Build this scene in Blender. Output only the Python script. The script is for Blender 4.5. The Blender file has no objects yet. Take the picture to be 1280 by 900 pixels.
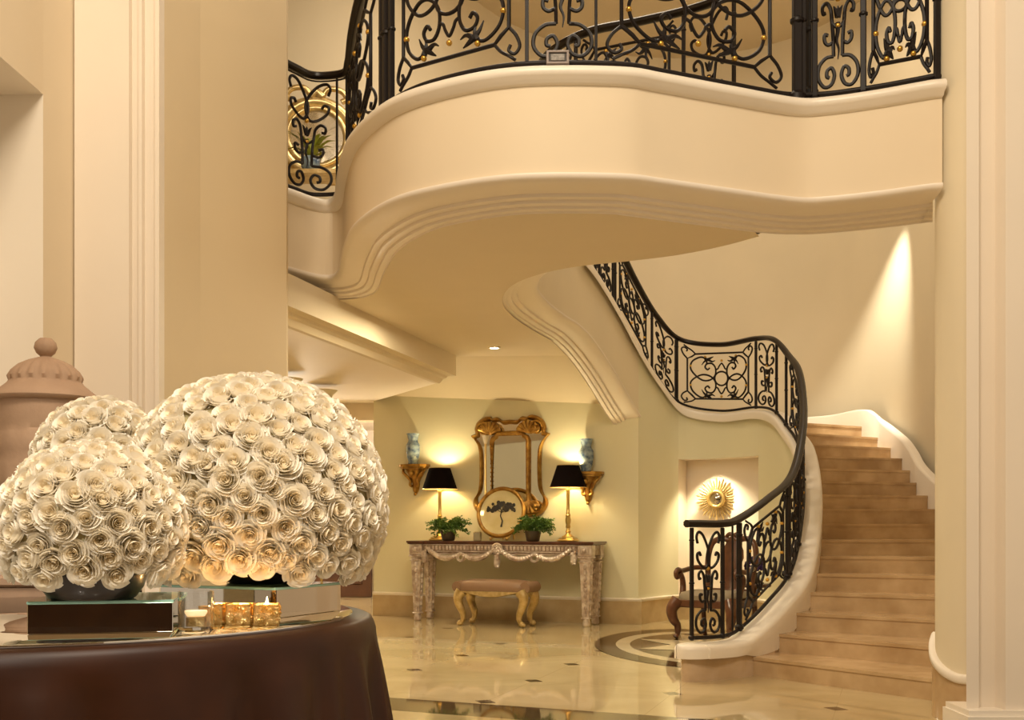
import bpy, math, random
from mathutils import Vector, Matrix
random.seed(7)
PI = math.pi
H, F, HY = 1.15, 1400.0, 655.0          # camera height, focal length and horizon of a 1280x900 frame
SC = bpy.context.scene
COL = SC.collection
V = Vector


def PX(px, py, d):
    return V(((px - 640) * d / F, d, H + (HY - py) * d / F))


# ------------------------------------------------------------------ mesh helpers
class MB:
    def __init__(self):
        self.v, self.f = [], []

    def add(self, vs, fs):
        b = len(self.v)
        self.v.extend(tuple(p) for p in vs)
        self.f.extend(tuple(b + i for i in q) for q in fs)

    def box(self, c, s, rot=None):
        hx, hy, hz = s[0] / 2, s[1] / 2, s[2] / 2
        vs = [V((x, y, z)) for z in (-hz, hz) for x, y in ((-hx, -hy), (hx, -hy), (hx, hy), (-hx, hy))]
        if rot is not None:
            vs = [rot @ p for p in vs]
        c = V(c)
        self.add([p + c for p in vs], [(3, 2, 1, 0), (4, 5, 6, 7), (0, 1, 5, 4), (1, 2, 6, 5), (2, 3, 7, 6), (3, 0, 4, 7)])

    def cbox(self, c, s, b=0.005, rot=None):
        """box with chamfered edges"""
        hx, hy, hz = s[0] / 2, s[1] / 2, s[2] / 2
        b = min(b, hx * .9, hy * .9, hz * .9)
        ring = lambda x, y, k: [(-x + k, -y), (x - k, -y), (x, -y + k), (x, y - k), (x - k, y), (-x + k, y), (-x, y - k), (-x, -y + k)]
        lv = [(hx - b, hy - b, -hz), (hx, hy, -hz + b), (hx, hy, hz - b), (hx - b, hy - b, hz)]
        vs = []
        for x, y, z in lv:
            k = b if x == hx else b * .4
            vs += [V((p[0], p[1], z)) for p in ring(x, y, k)]
        if rot is not None:
            vs = [rot @ p for p in vs]
        c = V(c)
        fs = [tuple(range(7, -1, -1)), tuple(range(24, 32))]
        for l in range(3):
            for i in range(8):
                j = (i + 1) % 8
                fs.append((l * 8 + i, l * 8 + j, l * 8 + 8 + j, l * 8 + 8 + i))
        self.add([p + c for p in vs], fs)

    def prism(self, poly, z0, z1):
        n = len(poly)
        g0 = z0 if callable(z0) else (lambda i: z0)
        g1 = z1 if callable(z1) else (lambda i: z1)
        vs = [(p[0], p[1], g0(i)) for i, p in enumerate(poly)] + [(p[0], p[1], g1(i)) for i, p in enumerate(poly)]
        fs = [tuple(range(n - 1, -1, -1)), tuple(range(n, 2 * n))] + [(i, (i + 1) % n, n + (i + 1) % n, n + i) for i in range(n)]
        self.add(vs, fs)

    def lathe(self, prof, n=32, c=(0, 0, 0), flute=None, a0=0, a1=2 * PI):
        c = V(c)
        full = abs(a1 - a0 - 2 * PI) < 1e-6
        m = n if full else n + 1
        vs, fs = [], []
        for k, (r, z) in enumerate(prof):
            for i in range(m):
                a = a0 + (a1 - a0) * i / n
                rr = r * (1 + (flute(a, k) if flute else 0))
                vs.append(V((rr * math.cos(a), rr * math.sin(a), z)) + c)
        for k in range(len(prof) - 1):
            for i in range(m if full else m - 1):
                j = (i + 1) % m
                fs.append((k * m + i, k * m + j, (k + 1) * m + j, (k + 1) * m + i))
        if full:
            if prof[0][0] > 1e-5: fs.append(tuple(range(m - 1, -1, -1)))
            if prof[-1][0] > 1e-5: fs.append(tuple((len(prof) - 1) * m + i for i in range(m)))
        self.add(vs, fs)

    def tube(self, pts, r, n=6, closed=False, flat=1.0):
        pts = [V(p) for p in pts]
        m = len(pts)
        if m < 2: return
        R = r if callable(r) else (lambda t: r)
        tan = []
        for i in range(m):
            a = pts[(i - 1) % m] if closed or i > 0 else pts[0]
            b = pts[(i + 1) % m] if closed or i < m - 1 else pts[-1]
            t = b - a
            tan.append(t.normalized() if t.length > 1e-9 else V((0, 0, 1)))
        up = V((0, 0, 1)) if abs(tan[0].z) < .9 else V((0, 1, 0))
        nrm = (up - tan[0] * up.dot(tan[0])).normalized()
        vs, fs = [], []
        for i in range(m):
            nrm = nrm - tan[i] * nrm.dot(tan[i])
            nrm = nrm.normalized() if nrm.length > 1e-6 else tan[i].orthogonal().normalized()
            bi = tan[i].cross(nrm)
            rr = R(i / max(1, m - 1))
            for k in range(n):
                a = 2 * PI * k / n
                vs.append(pts[i] + nrm * (rr * math.cos(a)) + bi * (rr * flat * math.sin(a)))
        for i in range(m if closed else m - 1):
            j = (i + 1) % m
            for k in range(n):
                l = (k + 1) % n
                fs.append((i * n + k, i * n + l, j * n + l, j * n + k))
        if not closed:
            fs.append(tuple(range(n - 1, -1, -1)))
            fs.append(tuple((m - 1) * n + k for k in range(n)))
        self.add(vs, fs)

    def ball(self, c, r, n=10, sz=1.0):
        m = max(4, n // 2)
        self.lathe([(max(1e-6, r * math.sin(PI * k / m)), -r * sz * math.cos(PI * k / m)) for k in range(m + 1)], n, c)

    def sweep(self, rings, closed_prof=False, cap=False):
        n = len(rings[0])
        vs = [p for r in rings for p in r]
        fs = []
        for i in range(len(rings) - 1):
            for k in range(n if closed_prof else n - 1):
                l = (k + 1) % n
                fs.append((i * n + k, i * n + l, (i + 1) * n + l, (i + 1) * n + k))
        if cap:
            fs.append(tuple(range(n - 1, -1, -1)))
            fs.append(tuple((len(rings) - 1) * n + k for k in range(n)))
        self.add(vs, fs)

    def xform(self, M):
        self.v = [tuple(M @ V(p)) for p in self.v]
        return self

    def build(self, name, mat, parent=None, world=False, smooth=35):
        me = bpy.data.meshes.new(name)
        vs = self.v
        if world and parent is not None:
            L = parent.location if parent.parent is None else parent.parent.location
            vs = [(p[0] - L[0], p[1] - L[1], p[2] - L[2]) for p in vs]
        me.from_pydata(vs, [], self.f)
        me.validate()
        me.update()
        if smooth:
            me.polygons.foreach_set('use_smooth', [True] * len(me.polygons))
            me.set_sharp_from_angle(angle=math.radians(smooth))
        me.materials.append(mat)
        o = bpy.data.objects.new(name, me)
        COL.objects.link(o)
        if parent is not None: o.parent = parent
        return o


def tag(o, label, cat, group=None):
    o['label'] = label; o['category'] = cat
    if group: o['group'] = group
    return o


def thing(name, label, cat, loc=(0, 0, 0), rz=0, group=None):
    o = bpy.data.objects.new(name, None)
    o.empty_display_size = .1
    COL.objects.link(o)
    o.location = loc; o.rotation_euler = (0, 0, rz)
    return tag(o, label, cat, group)


def struct(o):
    o['kind'] = 'structure'
    return o


def copy_tree(o, parent=None):
    c = o.copy(); COL.objects.link(c)
    if parent is not None: c.parent = parent
    for ch in list(o.children): copy_tree(ch, c)
    return c


def cr(pts, n=8, closed=False):
    pts = [V(p) for p in pts]
    m = len(pts)
    out = []
    rng = range(m) if closed else range(m - 1)
    for i in rng:
        p1, p2 = pts[i], pts[(i + 1) % m]
        p0 = pts[(i - 1) % m] if closed or i > 0 else p1 * 2 - p2
        p3 = pts[(i + 2) % m] if closed or i < m - 2 else p2 * 2 - p1
        for k in range(n):
            t = k / n
            out.append(.5 * ((2 * p1) + (p2 - p0) * t + (2 * p0 - 5 * p1 + 4 * p2 - p3) * t * t + (3 * p1 - p0 - 3 * p2 + p3) * t ** 3))
    if not closed: out.append(pts[-1])
    return out


# ------------------------------------------------------------------ materials
def mat(name, col, rough=.6, metal=0, var=0, vscale=3, col2=None, bump=0, bscale=40, trans=0, ior=1.45, emit=None, estr=0, coat=0, sheen=0, sss=0, detail=4, rnd=0, spec=None):
    m = bpy.data.materials.new(name); m.use_nodes = True
    nt = m.node_tree; b = nt.nodes['Principled BSDF']
    b.inputs['Base Color'].default_value = (*col, 1)
    b.inputs['Roughness'].default_value = rough
    b.inputs['Metallic'].default_value = metal
    b.inputs['IOR'].default_value = ior
    b.inputs['Transmission Weight'].default_value = trans
    b.inputs['Coat Weight'].default_value = coat
    b.inputs['Sheen Weight'].default_value = sheen
    if spec is not None: b.inputs['Specular IOR Level'].default_value = spec
    if sss:
        b.inputs['Subsurface Weight'].default_value = sss
        b.inputs['Subsurface Radius'].default_value = (.02, .012, .006)
    if emit:
        b.inputs['Emission Color'].default_value = (*emit, 1)
        b.inputs['Emission Strength'].default_value = estr
    tc = nt.nodes.new('ShaderNodeTexCoord')
    out = None
    if col2 or var:
        n = nt.nodes.new('ShaderNodeTexNoise'); n.inputs['Scale'].default_value = vscale; n.inputs['Detail'].default_value = detail
        nt.links.new(tc.outputs['Object'], n.inputs['Vector'])
        r = nt.nodes.new('ShaderNodeValToRGB')
        c2 = col2 or tuple(c * (1 - var) for c in col)
        r.color_ramp.elements[0].position = .35; r.color_ramp.elements[1].position = .68
        r.color_ramp.elements[0].color = (*c2, 1); r.color_ramp.elements[1].color = (*col, 1)
        nt.links.new(n.outputs['Fac'], r.inputs['Fac'])
        out = r.outputs['Color']
        nt.links.new(out, b.inputs['Base Color'])
    if rnd:
        oi = nt.nodes.new('ShaderNodeObjectInfo'); hs = nt.nodes.new('ShaderNodeHueSaturation')
        mr = nt.nodes.new('ShaderNodeMapRange')
        mr.inputs['To Min'].default_value = 1 - rnd; mr.inputs['To Max'].default_value = 1 + rnd * .4
        nt.links.new(oi.outputs['Random'], mr.inputs['Value'])
        nt.links.new(mr.outputs['Result'], hs.inputs['Value'])
        if out is not None: nt.links.new(out, hs.inputs['Color'])
        else: hs.inputs['Color'].default_value = (*col, 1)
        nt.links.new(hs.outputs['Color'], b.inputs['Base Color'])
    if bump:
        n = nt.nodes.new('ShaderNodeTexNoise'); n.inputs['Scale'].default_value = bscale; n.inputs['Detail'].default_value = 6
        nt.links.new(tc.outputs['Object'], n.inputs['Vector'])
        bp = nt.nodes.new('ShaderNodeBump'); bp.inputs['Strength'].default_value = bump; bp.inputs['Distance'].default_value = .01
        nt.links.new(n.outputs['Fac'], bp.inputs['Height'])
        nt.links.new(bp.outputs['Normal'], b.inputs['Normal'])
    return m


M = {}
M['plaster'] = mat('cream plaster', (.76, .66, .48), .7, var=.05, vscale=1.2)
M['plaster_warm'] = mat('warm cream plaster', (.78, .65, .47), .65, var=.05, vscale=1.0)
M['plaster_light'] = mat('pale pink plaster', (.84, .74, .62), .6, var=.03, vscale=1.5)
M['plaster_green'] = mat('yellow cream wall', (.76, .71, .50), .7, var=.03, vscale=1.5)
M['plaster_tan'] = mat('tan plaster', (.70, .56, .36), .7, var=.04, vscale=1.0)
M['ceiling'] = mat('ceiling paint', (.72, .61, .44), .8, var=.02)
M['trim'] = mat('white gloss trim', (.84, .76, .65), .35)
M['crown'] = mat('crown plaster', (.86, .77, .66), .45)
M['stepmarble'] = mat('beige step marble', (.66, .47, .27), .18, col2=(.46, .30, .15), vscale=3.4, detail=9, rnd=.08)
M['basemarble'] = mat('brown base marble', (.56, .42, .24), .2, col2=(.44, .32, .17), vscale=4, detail=8)
M['newelmarble'] = mat('pale base marble', (.66, .50, .34), .2, col2=(.55, .39, .24), vscale=5, detail=8)
M['iron'] = mat('black wrought iron', (.009, .005, .004), .5, 0, spec=.35)
M['rail'] = mat('polished black handrail', (.010, .005, .003), .34, 0, spec=.35)
M['gilt'] = mat('gilt iron bead', (.62, .36, .07), .35, .9)
M['gold'] = mat('antique gold leaf', (.55, .33, .08), .38, .85, col2=(.30, .15, .035), vscale=14, bump=.3, bscale=60)
M['paleg'] = mat('pale gold leaf', (.80, .64, .34), .3, .8, col2=(.58, .42, .18), vscale=18)
M['brass'] = mat('brass', (.72, .52, .2), .28, .9)
M['silver'] = mat('silver gilt carving', (.82, .74, .68), .34, .55, col2=(.50, .38, .31), vscale=16, bump=.4, bscale=45)
M['silverdark'] = mat('darker silver', (.42, .33, .27), .4, .5, col2=(.25, .17, .12), vscale=20)  # darker silver tone for the apron behind the raised fretwork
M['wood'] = mat('red brown wood', (.13, .045, .022), .3, col2=(.07, .022, .012), vscale=10, coat=.3)
M['chairwood'] = mat('walnut wood', (.16, .06, .025), .3, col2=(.09, .03, .014), vscale=8, coat=.3)
M['doorwood'] = mat('door wood', (.085, .034, .013), .4, col2=(.055, .02, .008), vscale=4)
M['leather'] = mat('brown leather', (.30, .18, .11), .45, bump=.15, bscale=80)
M['seatcloth'] = mat('grey seat fabric', (.30, .24, .16), .8)
M['shade'] = mat('black lamp shade', (.006, .003, .003), .9, spec=.1)
M['shadein'] = mat('gold shade lining', (.85, .68, .35), .5)
M['bulb'] = mat('lit bulb', (1, .9, .7), .5, emit=(1, .78, .42), estr=40)
M['mirror'] = mat('mirror silver', (.9, .88, .84), .02, 1)
M['mirrordark'] = mat('bronze mirror', (.62, .56, .48), .04, 1)
M['glassedge'] = mat('green glass edge', (.36, .60, .50), .08, .3)
M['glass'] = mat('clear glass', (1, 1, 1), .01, trans=1)
M['bowl'] = mat('dark bronze bowl', (.02, .012, .009), .35, coat=.3)
M['cloth'] = mat('chocolate satin', (.032, .008, .0015), .46, spec=.28, var=.3, vscale=6)
M['urn'] = mat('terracotta stone', (.44, .29, .19), .75, col2=(.36, .23, .15), vscale=5, bump=.15, bscale=50)
M['porcelain'] = mat('blue and white porcelain', (.36, .46, .50), .12, col2=(.03, .07, .17), vscale=16, coat=.5, detail=5)
M['leaf'] = mat('fern leaf', (.17, .29, .06), .5, col2=(.05, .12, .02), vscale=9)
M['leaflight'] = mat('yellow green leaf', (.33, .36, .03), .5, var=.4, vscale=9)
M['potdark'] = mat('dark pot', (.05, .035, .02), .5)
M['petal'] = mat('cream rose petal', (.93, .88, .78), .55, rnd=.06)
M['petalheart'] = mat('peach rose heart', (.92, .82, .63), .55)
M['petalmass'] = mat('cream rose petals', (.92, .87, .77), .55)
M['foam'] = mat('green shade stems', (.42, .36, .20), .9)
M['goldglass'] = mat('gold mercury glass', (.95, .76, .36), .10, .85, col2=(.50, .32, .09), vscale=45, bump=1.0, bscale=60)
M['wax'] = mat('candle wax', (.95, .85, .65), .4, emit=(1, .62, .25), estr=.6)
M['flame'] = mat('candle flame', (1, .7, .3), .5, emit=(1, .62, .22), estr=60)
M['purple'] = mat('purple flower', (.09, .05, .22), .7, col2=(.04, .02, .10), vscale=30)
M['dark'] = mat('dark charcoal', (.03, .025, .02), .5)
M['plate'] = mat('pale gold glass plate', (.80, .70, .42), .12, .3, col2=(.70, .58, .30), vscale=6)
M['frost'] = mat('frosted lamp glass', (.8, .72, .55), .5)
M['sign'] = mat('grey metal frame', (.20, .16, .14), .4, .3)
M['signface'] = mat('pale etched plaque', (.30, .27, .24), .4, col2=(.16, .14, .12), vscale=55)
M['lens'] = mat('downlight lens', (1, .95, .8), .4, emit=(1, .9, .68), estr=25)


def floor_material():
    m = bpy.data.materials.new('polished cream marble floor'); m.use_nodes = True
    nt = m.node_tree; N = nt.nodes.new; L = nt.links.new
    b = nt.nodes['Principled BSDF']
    geo = N('ShaderNodeNewGeometry'); sep = N('ShaderNodeSeparateXYZ'); L(geo.outputs['Position'], sep.inputs[0])

    def math_(op, a, b_=None, c=None):
        n = N('ShaderNodeMath'); n.operation = op
        for i, x in enumerate((a, b_, c)):
            if x is None: continue
            if isinstance(x, (int, float)): n.inputs[i].default_value = x
            else: L(x, n.inputs[i])
        return n.outputs[0]
    # tile lattice: p = p0 + a*v2 + b*w
    p0 = (-.442, 9.8); v2 = (.33, .965); w = (.93, -.62)
    det = v2[0] * w[1] - v2[1] * w[0]
    dx = math_('SUBTRACT', sep.outputs[0], p0[0]); dy = math_('SUBTRACT', sep.outputs[1], p0[1])
    a = math_('DIVIDE', math_('SUBTRACT', math_('MULTIPLY', dx, w[1]), math_('MULTIPLY', dy, w[0])), det)
    c = math_('DIVIDE', math_('SUBTRACT', math_('MULTIPLY', dy, v2[0]), math_('MULTIPLY', dx, v2[1])), det)
    fa = math_('ABSOLUTE', math_('SUBTRACT', a, math_('ROUND', a)))
    fc = math_('ABSOLUTE', math_('SUBTRACT', c, math_('ROUND', c)))
    diamond = math_('LESS_THAN', math_('ADD', fa, fc), .075)
    joint = math_('LESS_THAN', math_('MINIMUM', fa, fc), .0028)
    nz = N('ShaderNodeTexNoise'); nz.inputs['Scale'].default_value = .9; nz.inputs['Detail'].default_value = 8; nz.inputs['Distortion'].default_value = 1.2
    L(geo.outputs['Position'], nz.inputs['Vector'])
    ramp = N('ShaderNodeValToRGB')
    ramp.color_ramp.elements[0].position = .3; ramp.color_ramp.elements[0].color = (.46, .35, .18, 1)
    ramp.color_ramp.elements[1].position = .65; ramp.color_ramp.elements[1].color = (.62, .50, .29, 1)
    L(nz.outputs['Fac'], ramp.inputs['Fac'])

    def mix(fac, c1, col2):
        n = N('ShaderNodeMixRGB'); L(fac, n.inputs[0]); L(c1, n.inputs[1]); n.inputs[2].default_value = (*col2, 1)
        return n.outputs[0]
    col = mix(joint, ramp.outputs['Color'], (.48, .37, .20))
    # dark border band running across the hall
    bx = math_('ADD', sep.outputs[1], math_('MULTIPLY', sep.outputs[0], .42))
    band = math_('MULTIPLY', math_('LESS_THAN', bx, 7.08), math_('GREATER_THAN', bx, 6.60))
    col = mix(diamond, col, (.07, .045, .02))
    col = mix(band, col, (.10, .065, .03))
    L(col, b.inputs['Base Color'])
    b.inputs['Roughness'].default_value = .04
    b.inputs['IOR'].default_value = 1.6
    return m


M['floor'] = floor_material()

# ------------------------------------------------------------------ plan curves
# inner curb of the stair / edge of the stairwell: x, depth, top height, railing height
RAW = [(1.335, 8.32, .268, .885), (1.60, 8.48, .268, .885), (1.763, 8.66, .309, .885), (2.05, 9.0, .488, .86), (2.375, 9.5, .743, .82), (2.645, 10.2, 1.186, .79),
       (2.834, 10.9, 1.578, .79), (2.94, 11.5, 1.93, .80), (2.95, 11.95, 2.14, .81), (2.893, 12.35, 2.36, .82), (2.789, 12.8, 2.45, .82), (2.47, 13.3, 2.46, .82),
       (2.025, 13.5, 2.577, .80), (1.69, 13.15, 2.86, .74), (1.388, 12.7, 3.19, .74), (1.133, 12.2, 3.485, .76), (.8775, 11.7, 3.74, .80), (.68, 11.2, 3.84, .92),
       (.47, 10.6, 3.85, .95), (.28, 9.9, 3.85, .95), (.20, 9.3, 3.85, .95), (.28, 8.72, 3.85, .95), (.55, 8.32, 3.85, .95), (.95, 8.12, 3.85, .95), (1.3, 7.92, 3.85, .95), (1.62, 7.62, 3.85, .95), (1.92, 7.2, 3.85, .95)]
# front lip of the balcony, from the photograph's left to its right
LIPPX = [(330, 228), (357, 234), (391, 246), (413, 249), (424, 240), (428, 215), (434, 190), (443, 168), (465, 143), (498, 120), (546, 103), (615, 88), (684, 82.5), (780, 84), (824, 91), (909, 107), (993, 122), (1035, 121), (1099, 112), (1174, 99), (1192, 104), (1215, 116)]
ZB = 3.75
LIPRAW = []
for px, py in LIPPX:
    d = (ZB - H) * F / (HY - py)
    LIPRAW.append(((px - 640) * d / F, d, ZB, 1.0))


class Path:
    def __init__(self, raw, side, step=.03):
        raw3 = cr([(r[0], r[1], r[2]) for r in raw], 14)
        raws = cr([(r[3], 0, 0) for r in raw], 14)
        cum = [0]
        for a, b in zip(raw3, raw3[1:]): cum.append(cum[-1] + math.hypot(b.x - a.x, b.y - a.y))
        self.L = cum[-1]
        n = int(self.L / step)
        self.p, self.h = [], []
        j = 0
        for i in range(n + 1):
            s = self.L * i / n
            while j < len(cum) - 2 and cum[j + 1] < s: j += 1
            t = (s - cum[j]) / max(1e-9, cum[j + 1] - cum[j])
            self.p.append(raw3[j].lerp(raw3[j + 1], t)); self.h.append(raws[j].x * (1 - t) + raws[j + 1].x * t)
        self.n = n; self.side = side
        self.nr = []
        for i in range(n + 1):
            a, b = self.p[max(0, i - 2)], self.p[min(n, i + 2)]
            t = V((b.x - a.x, b.y - a.y, 0)).normalized()
            self.nr.append(V((-t.y, t.x, 0)) * side)      # towards the open side

    def at(self, s):
        t = max(0, min(1, s / self.L)) * self.n
        i = min(int(t), self.n - 1); f = t - i
        return self.p[i].lerp(self.p[i + 1], f), self.nr[i].lerp(self.nr[i + 1], f).normalized(), self.h[i] * (1 - f) + self.h[i + 1] * f

    def s_px(self, px, lo=0, hi=None):
        """arc length at which the path passes in line with a given column, searched between lo and hi"""
        hi = self.L if hi is None else hi
        best, bs = 1e9, lo
        k = 600
        for i in range(k + 1):
            s = lo + (hi - lo) * i / k
            p = self.at(s)[0]
            e = abs(640 + p.x / p.y * F - px)
            if e < best: best, bs = e, s
        return bs


RIB = Path(RAW, 1)
LIP = Path(LIPRAW, -1)


def s_near(path, x, y):
    return min(range(path.n + 1), key=lambda i: (path.p[i].x - x) ** 2 + (path.p[i].y - y) ** 2) * path.L / path.n


S_C = s_near(RIB, 1.388, 12.7) - .12       # where the flight meets the corner of the console wall
S_FL = s_near(RIB, .8775, 11.7)
S_LAND0 = s_near(RIB, 2.80, 12.75)
S_LAND1 = s_near(RIB, 2.025, 13.5)

# ------------------------------------------------------------------ balcony shell
def ribbon_rings(path, s0, s1, prof, step=.05, zf=None):
    n = max(2, int(abs(s1 - s0) / step)); rings = []
    for i in range(n + 1):
        s = s0 + (s1 - s0) * i / n
        p, nr, h = path.at(s)
        zt = p.z if zf is None else zf(s)
        rings.append([V((p.x, p.y, 0)) + nr * o + V((0, 0, zt + z)) for o, z in prof])
    return rings


FZ = .603       # plain band below the lip
m = MB(); m.sweep(ribbon_rings(LIP, 0, LIP.s_px(1180, LIP.L * .7), [(-.02, -.09), (-.02, -FZ)])); struct(m.build('wall_balcony', M['plaster_warm']))
lip_prof = [(-.35, 0), (.0, 0), (.028, -.008), (.042, -.024), (.044, -.045), (.034, -.064), (.012, -.078), (.004, -.095), (-.02, -.105)]
m = MB(); m.sweep(ribbon_rings(LIP, 0, LIP.s_px(1179, LIP.L * .7), lip_prof)); struct(m.build('trim_1', M['trim'], smooth=60))
crown_prof = [(-.02, .0), (.010, -.004), (.014, -.018), (.002, -.036), (-.03, -.052), (-.075, -.062), (-.125, -.068), (-.160, -.074), (-.162, -.092), (-.180, -.100), (-.205, -.098), (-.208, -.116), (-.225, -.124), (-.250, -.122), (-.253, -.138), (-.275, -.142), (-.295, -.140), (-.30, -.152)]
m = MB(); m.sweep(ribbon_rings(LIP, 0, LIP.s_px(1178, LIP.L * .7), [(o, z - FZ) for o, z in crown_prof])); struct(m.build('trim_2', M['crown'], smooth=50))
ZC = ZB - FZ - .15            # lower ceiling, about 3.0 m


# ribbon: inner face of well edge and upper flight, crown under it
def rib_floor(s):             # bottom of the plain band under the ribbon's top
    return .70


band = []
n = 160
m = MB()
s0 = S_C
rings = []
for i in range(n + 1):
    s = s0 + (RIB.L - s0) * i / n
    p, nr, h = RIB.at(s)
    rings.append([V((p.x, p.y, p.z - .03)) - nr * .0, V((p.x, p.y, p.z - rib_floor(s)))])
m.sweep(rings)
struct(m.build('wall_stair_flight', M['plaster']))
m = MB(); m.sweep(ribbon_rings(RIB, S_C - .02, RIB.L - .42, [(o, z - .70) for o, z in crown_prof])); struct(m.build('trim_3', M['crown'], smooth=50))

# well wall below the inner curb, down to the floor, with the niche
NB, NT = .30, 1.93
NS0, NS1 = sorted((RIB.s_px(848, S_LAND0 - .3, S_LAND1 + .3), RIB.s_px(948, S_LAND0 - .5, S_LAND1)))
m = MB()


def wall_strip(sa, sb, zlo, zhi):
    k = max(1, int((sb - sa) / .06)); rings = []
    for i in range(k + 1):
        s = sa + (sb - sa) * i / k
        p, nr, h = RIB.at(s)
        rings.append([V((p.x, p.y, zlo)), V((p.x, p.y, p.z - .02 if zhi is None else zhi))])
    m.sweep(rings)


wall_strip(.04, NS0, 0, None); wall_strip(NS1, S_C + .02, 0, None)
wall_strip(NS0, NS1, 0, NB); wall_strip(NS0, NS1, NT, None)
struct(m.build('wall_stairwell', M['plaster_green']))
pa, na, _ = RIB.at(NS0); pb, nb, _ = RIB.at(NS1)
nn = ((na + nb) / 2).normalized()
DEP = .34
qa, qb = V((pa.x, pa.y, 0)) - nn * DEP, V((pb.x, pb.y, 0)) - nn * DEP
# straight-backed niche with a gently bowed back
back = [qa.lerp(qb, t / 8) - nn * (.04 * math.sin(PI * t / 8)) for t in range(9)]
m = MB()
poly = [V((pa.x, pa.y, 0))] + back + [V((pb.x, pb.y, 0))]
m.sweep([[V((q.x, q.y, NB)), V((q.x, q.y, NT))] for q in poly])
arc = [RIB.at(NS0 + (NS1 - NS0) * t / 8)[0] for t in range(9)]
for z in (NB, NT):
    m.add([V((q.x, q.y, z)) for q in poly[1:-1]] + [V((q.x, q.y, z)) for q in reversed(arc)], [tuple(range(18))])
struct(m.build('wall_niche', M['plaster_light']))

# skirting of the stairwell and console wall
W0, W1 = V((-1.742, 14.1, 0)), RIB.at(S_C)[0].copy(); W1.z = 0
WD = (W1 - W0).normalized(); WN = V((WD.y, -WD.x, 0))        # WN points towards the hall
if WN.y > 0: WN = -WN
WL = (W1 - W0).length
base_prof = [(.0, .30), (.030, .30), (.036, .288), (.030, .272), (.022, .262), (.022, 0)]


def base_sweep(mb, pts, nrs, prof):
    mb.sweep([[V((p.x, p.y, z)) + n_ * o for o, z in prof] for p, n_ in zip(pts, nrs)])


def skirt(pts, nrs, name):
    m = MB(); base_sweep(m, pts, nrs, base_prof[4:]); struct(m.build('baseboard_' + name, M['basemarble']))
    m = MB(); base_sweep(m, pts, nrs, base_prof[:5]); struct(m.build('trim_' + str(skirt.k), M['trim'])); skirt.k += 1


skirt.k = 10
ss = [S_C - (S_C - 1.0) * i / 80 for i in range(81)]
skirt([RIB.at(s)[0] for s in ss], [RIB.at(s)[1] for s in ss], 'stairwell')
skirt([W0, W1 + WD * .035], [WN, WN], 'console')

# console wall, sloping cove above it
ZL, ZR = 2.77, 2.51
m = MB()
m.add([W0, W1, V((W1.x, W1.y, ZR)), V((W0.x, W0.y, ZL))], [(0, 1, 2, 3)])
W0b = W0 + V((.35, 1.2, 0))
m.add([W0, W0b, V((W0b.x, W0b.y, ZL + .3)), V((W0.x, W0.y, ZL + .3))], [(3, 2, 1, 0)])
struct(m.build('wall_console', M['plaster_green']))
m = MB()
yc = 12.33
Wx = W1 - WD * .03
m.add([V((W0.x, W0.y, ZL)), V((Wx.x, Wx.y, ZR)), V((.86, 12.25, ZC)), V((-.60, yc + .02, ZC))], [(0, 1, 2, 3)])
struct(m.build('ceiling_cove', M['ceiling']))
# soffit: bounded by balcony crown, well edge, cove and bulkhead
outer = [LIP.at(LIP.L * i / 90) for i in range(91)]
op = [V((p.x, p.y, ZC)) - nr * .30 for p, nr, h in outer]
op = [p for p in op if p.x < 1.98 and p.y < 9.6]
inn = [RIB.at(RIB.L - (RIB.L - S_FL) * i / 60) for i in range(61)]
ip = [V((p.x, p.y, ZC)) - nr * .28 for p, nr, h in inn]
op = [p for p in op if p.x < 1.9]
oy = lambda x: min(op, key=lambda p: abs(p.x - x) + (9 if p.y > 7.6 else 0)).y
k0 = next(i for i, p in enumerate(ip) if p.y > oy(p.x) + .02 and p.x < 1.85)
ip = ip[k0:]
op = [p for p in op if p.x < ip[0].x + .02]
m = MB()
poly = op + [p for p in ip if p.y < 12.2] + [V((.95, 12.28, ZC)), V((-.60, yc + .02, ZC)), V((-2.2, 12.6, ZC)), V((-2.6, 9.0, ZC))]
m.add(poly, [tuple(range(len(poly)))])
struct(m.build('ceiling', M['ceiling'], smooth=0))
# upper floor slab
m = MB()
o2 = [V((p.x, p.y, ZB - .004)) - nr * .3 for p, nr, h in outer]
i2 = [V((p.x, p.y, ZB - .004)) - nr * .01 for p, nr, h in inn]
poly = o2 + i2 + [V((.3, 12.6, ZB - .004)), V((-1.0, 13.5, ZB - .004)), V((-5, 13.5, ZB - .004)), V((-5, 8.4, ZB - .004))]
m.add(poly, [tuple(range(len(poly)))])
struct(m.build('floor_upper', M['floor'], smooth=0))
# dropped bulkhead at left
A0, A1 = V((-1.70, 8.2, 0)), V((-.615, 12.30, 0))
dirb = (A1 - A0).normalized(); nb_ = V((-dirb.y, dirb.x, 0))      # to the left
m = MB()
prof = [(0, ZC + .02), (0, 2.775), (.10, 2.775), (.115, 2.755), (.15, 2.745), (.17, 2.72), (.19, 2.70), (.24, 2.70)]
rings = []
for e, q in ((0, A0), (1, A1)):
    rings.append([V((q.x, q.y, z)) + nb_ * o for o, z in prof])
m.sweep(rings)
m.add(rings[1] + [rings[1][-1] + V((0, 0, .4))], [tuple(range(9))])
struct(m.build('trim_4', M['ceiling']))
m = MB()
lc = [A0 + nb_ * .24, A1 + nb_ * .24, V((W0.x + .02, W0.y, 0)), V((W0b.x, W0b.y, 0)), V((-1.2, 19, 0)), V((-8, 19, 0)), V((-8, 7, 0))]
m.add([V((p.x, p.y, 2.70)) for p in lc], [tuple(range(len(lc)))])
struct(m.build('ceiling_lounge', M['plaster_light'], smooth=0))
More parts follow.
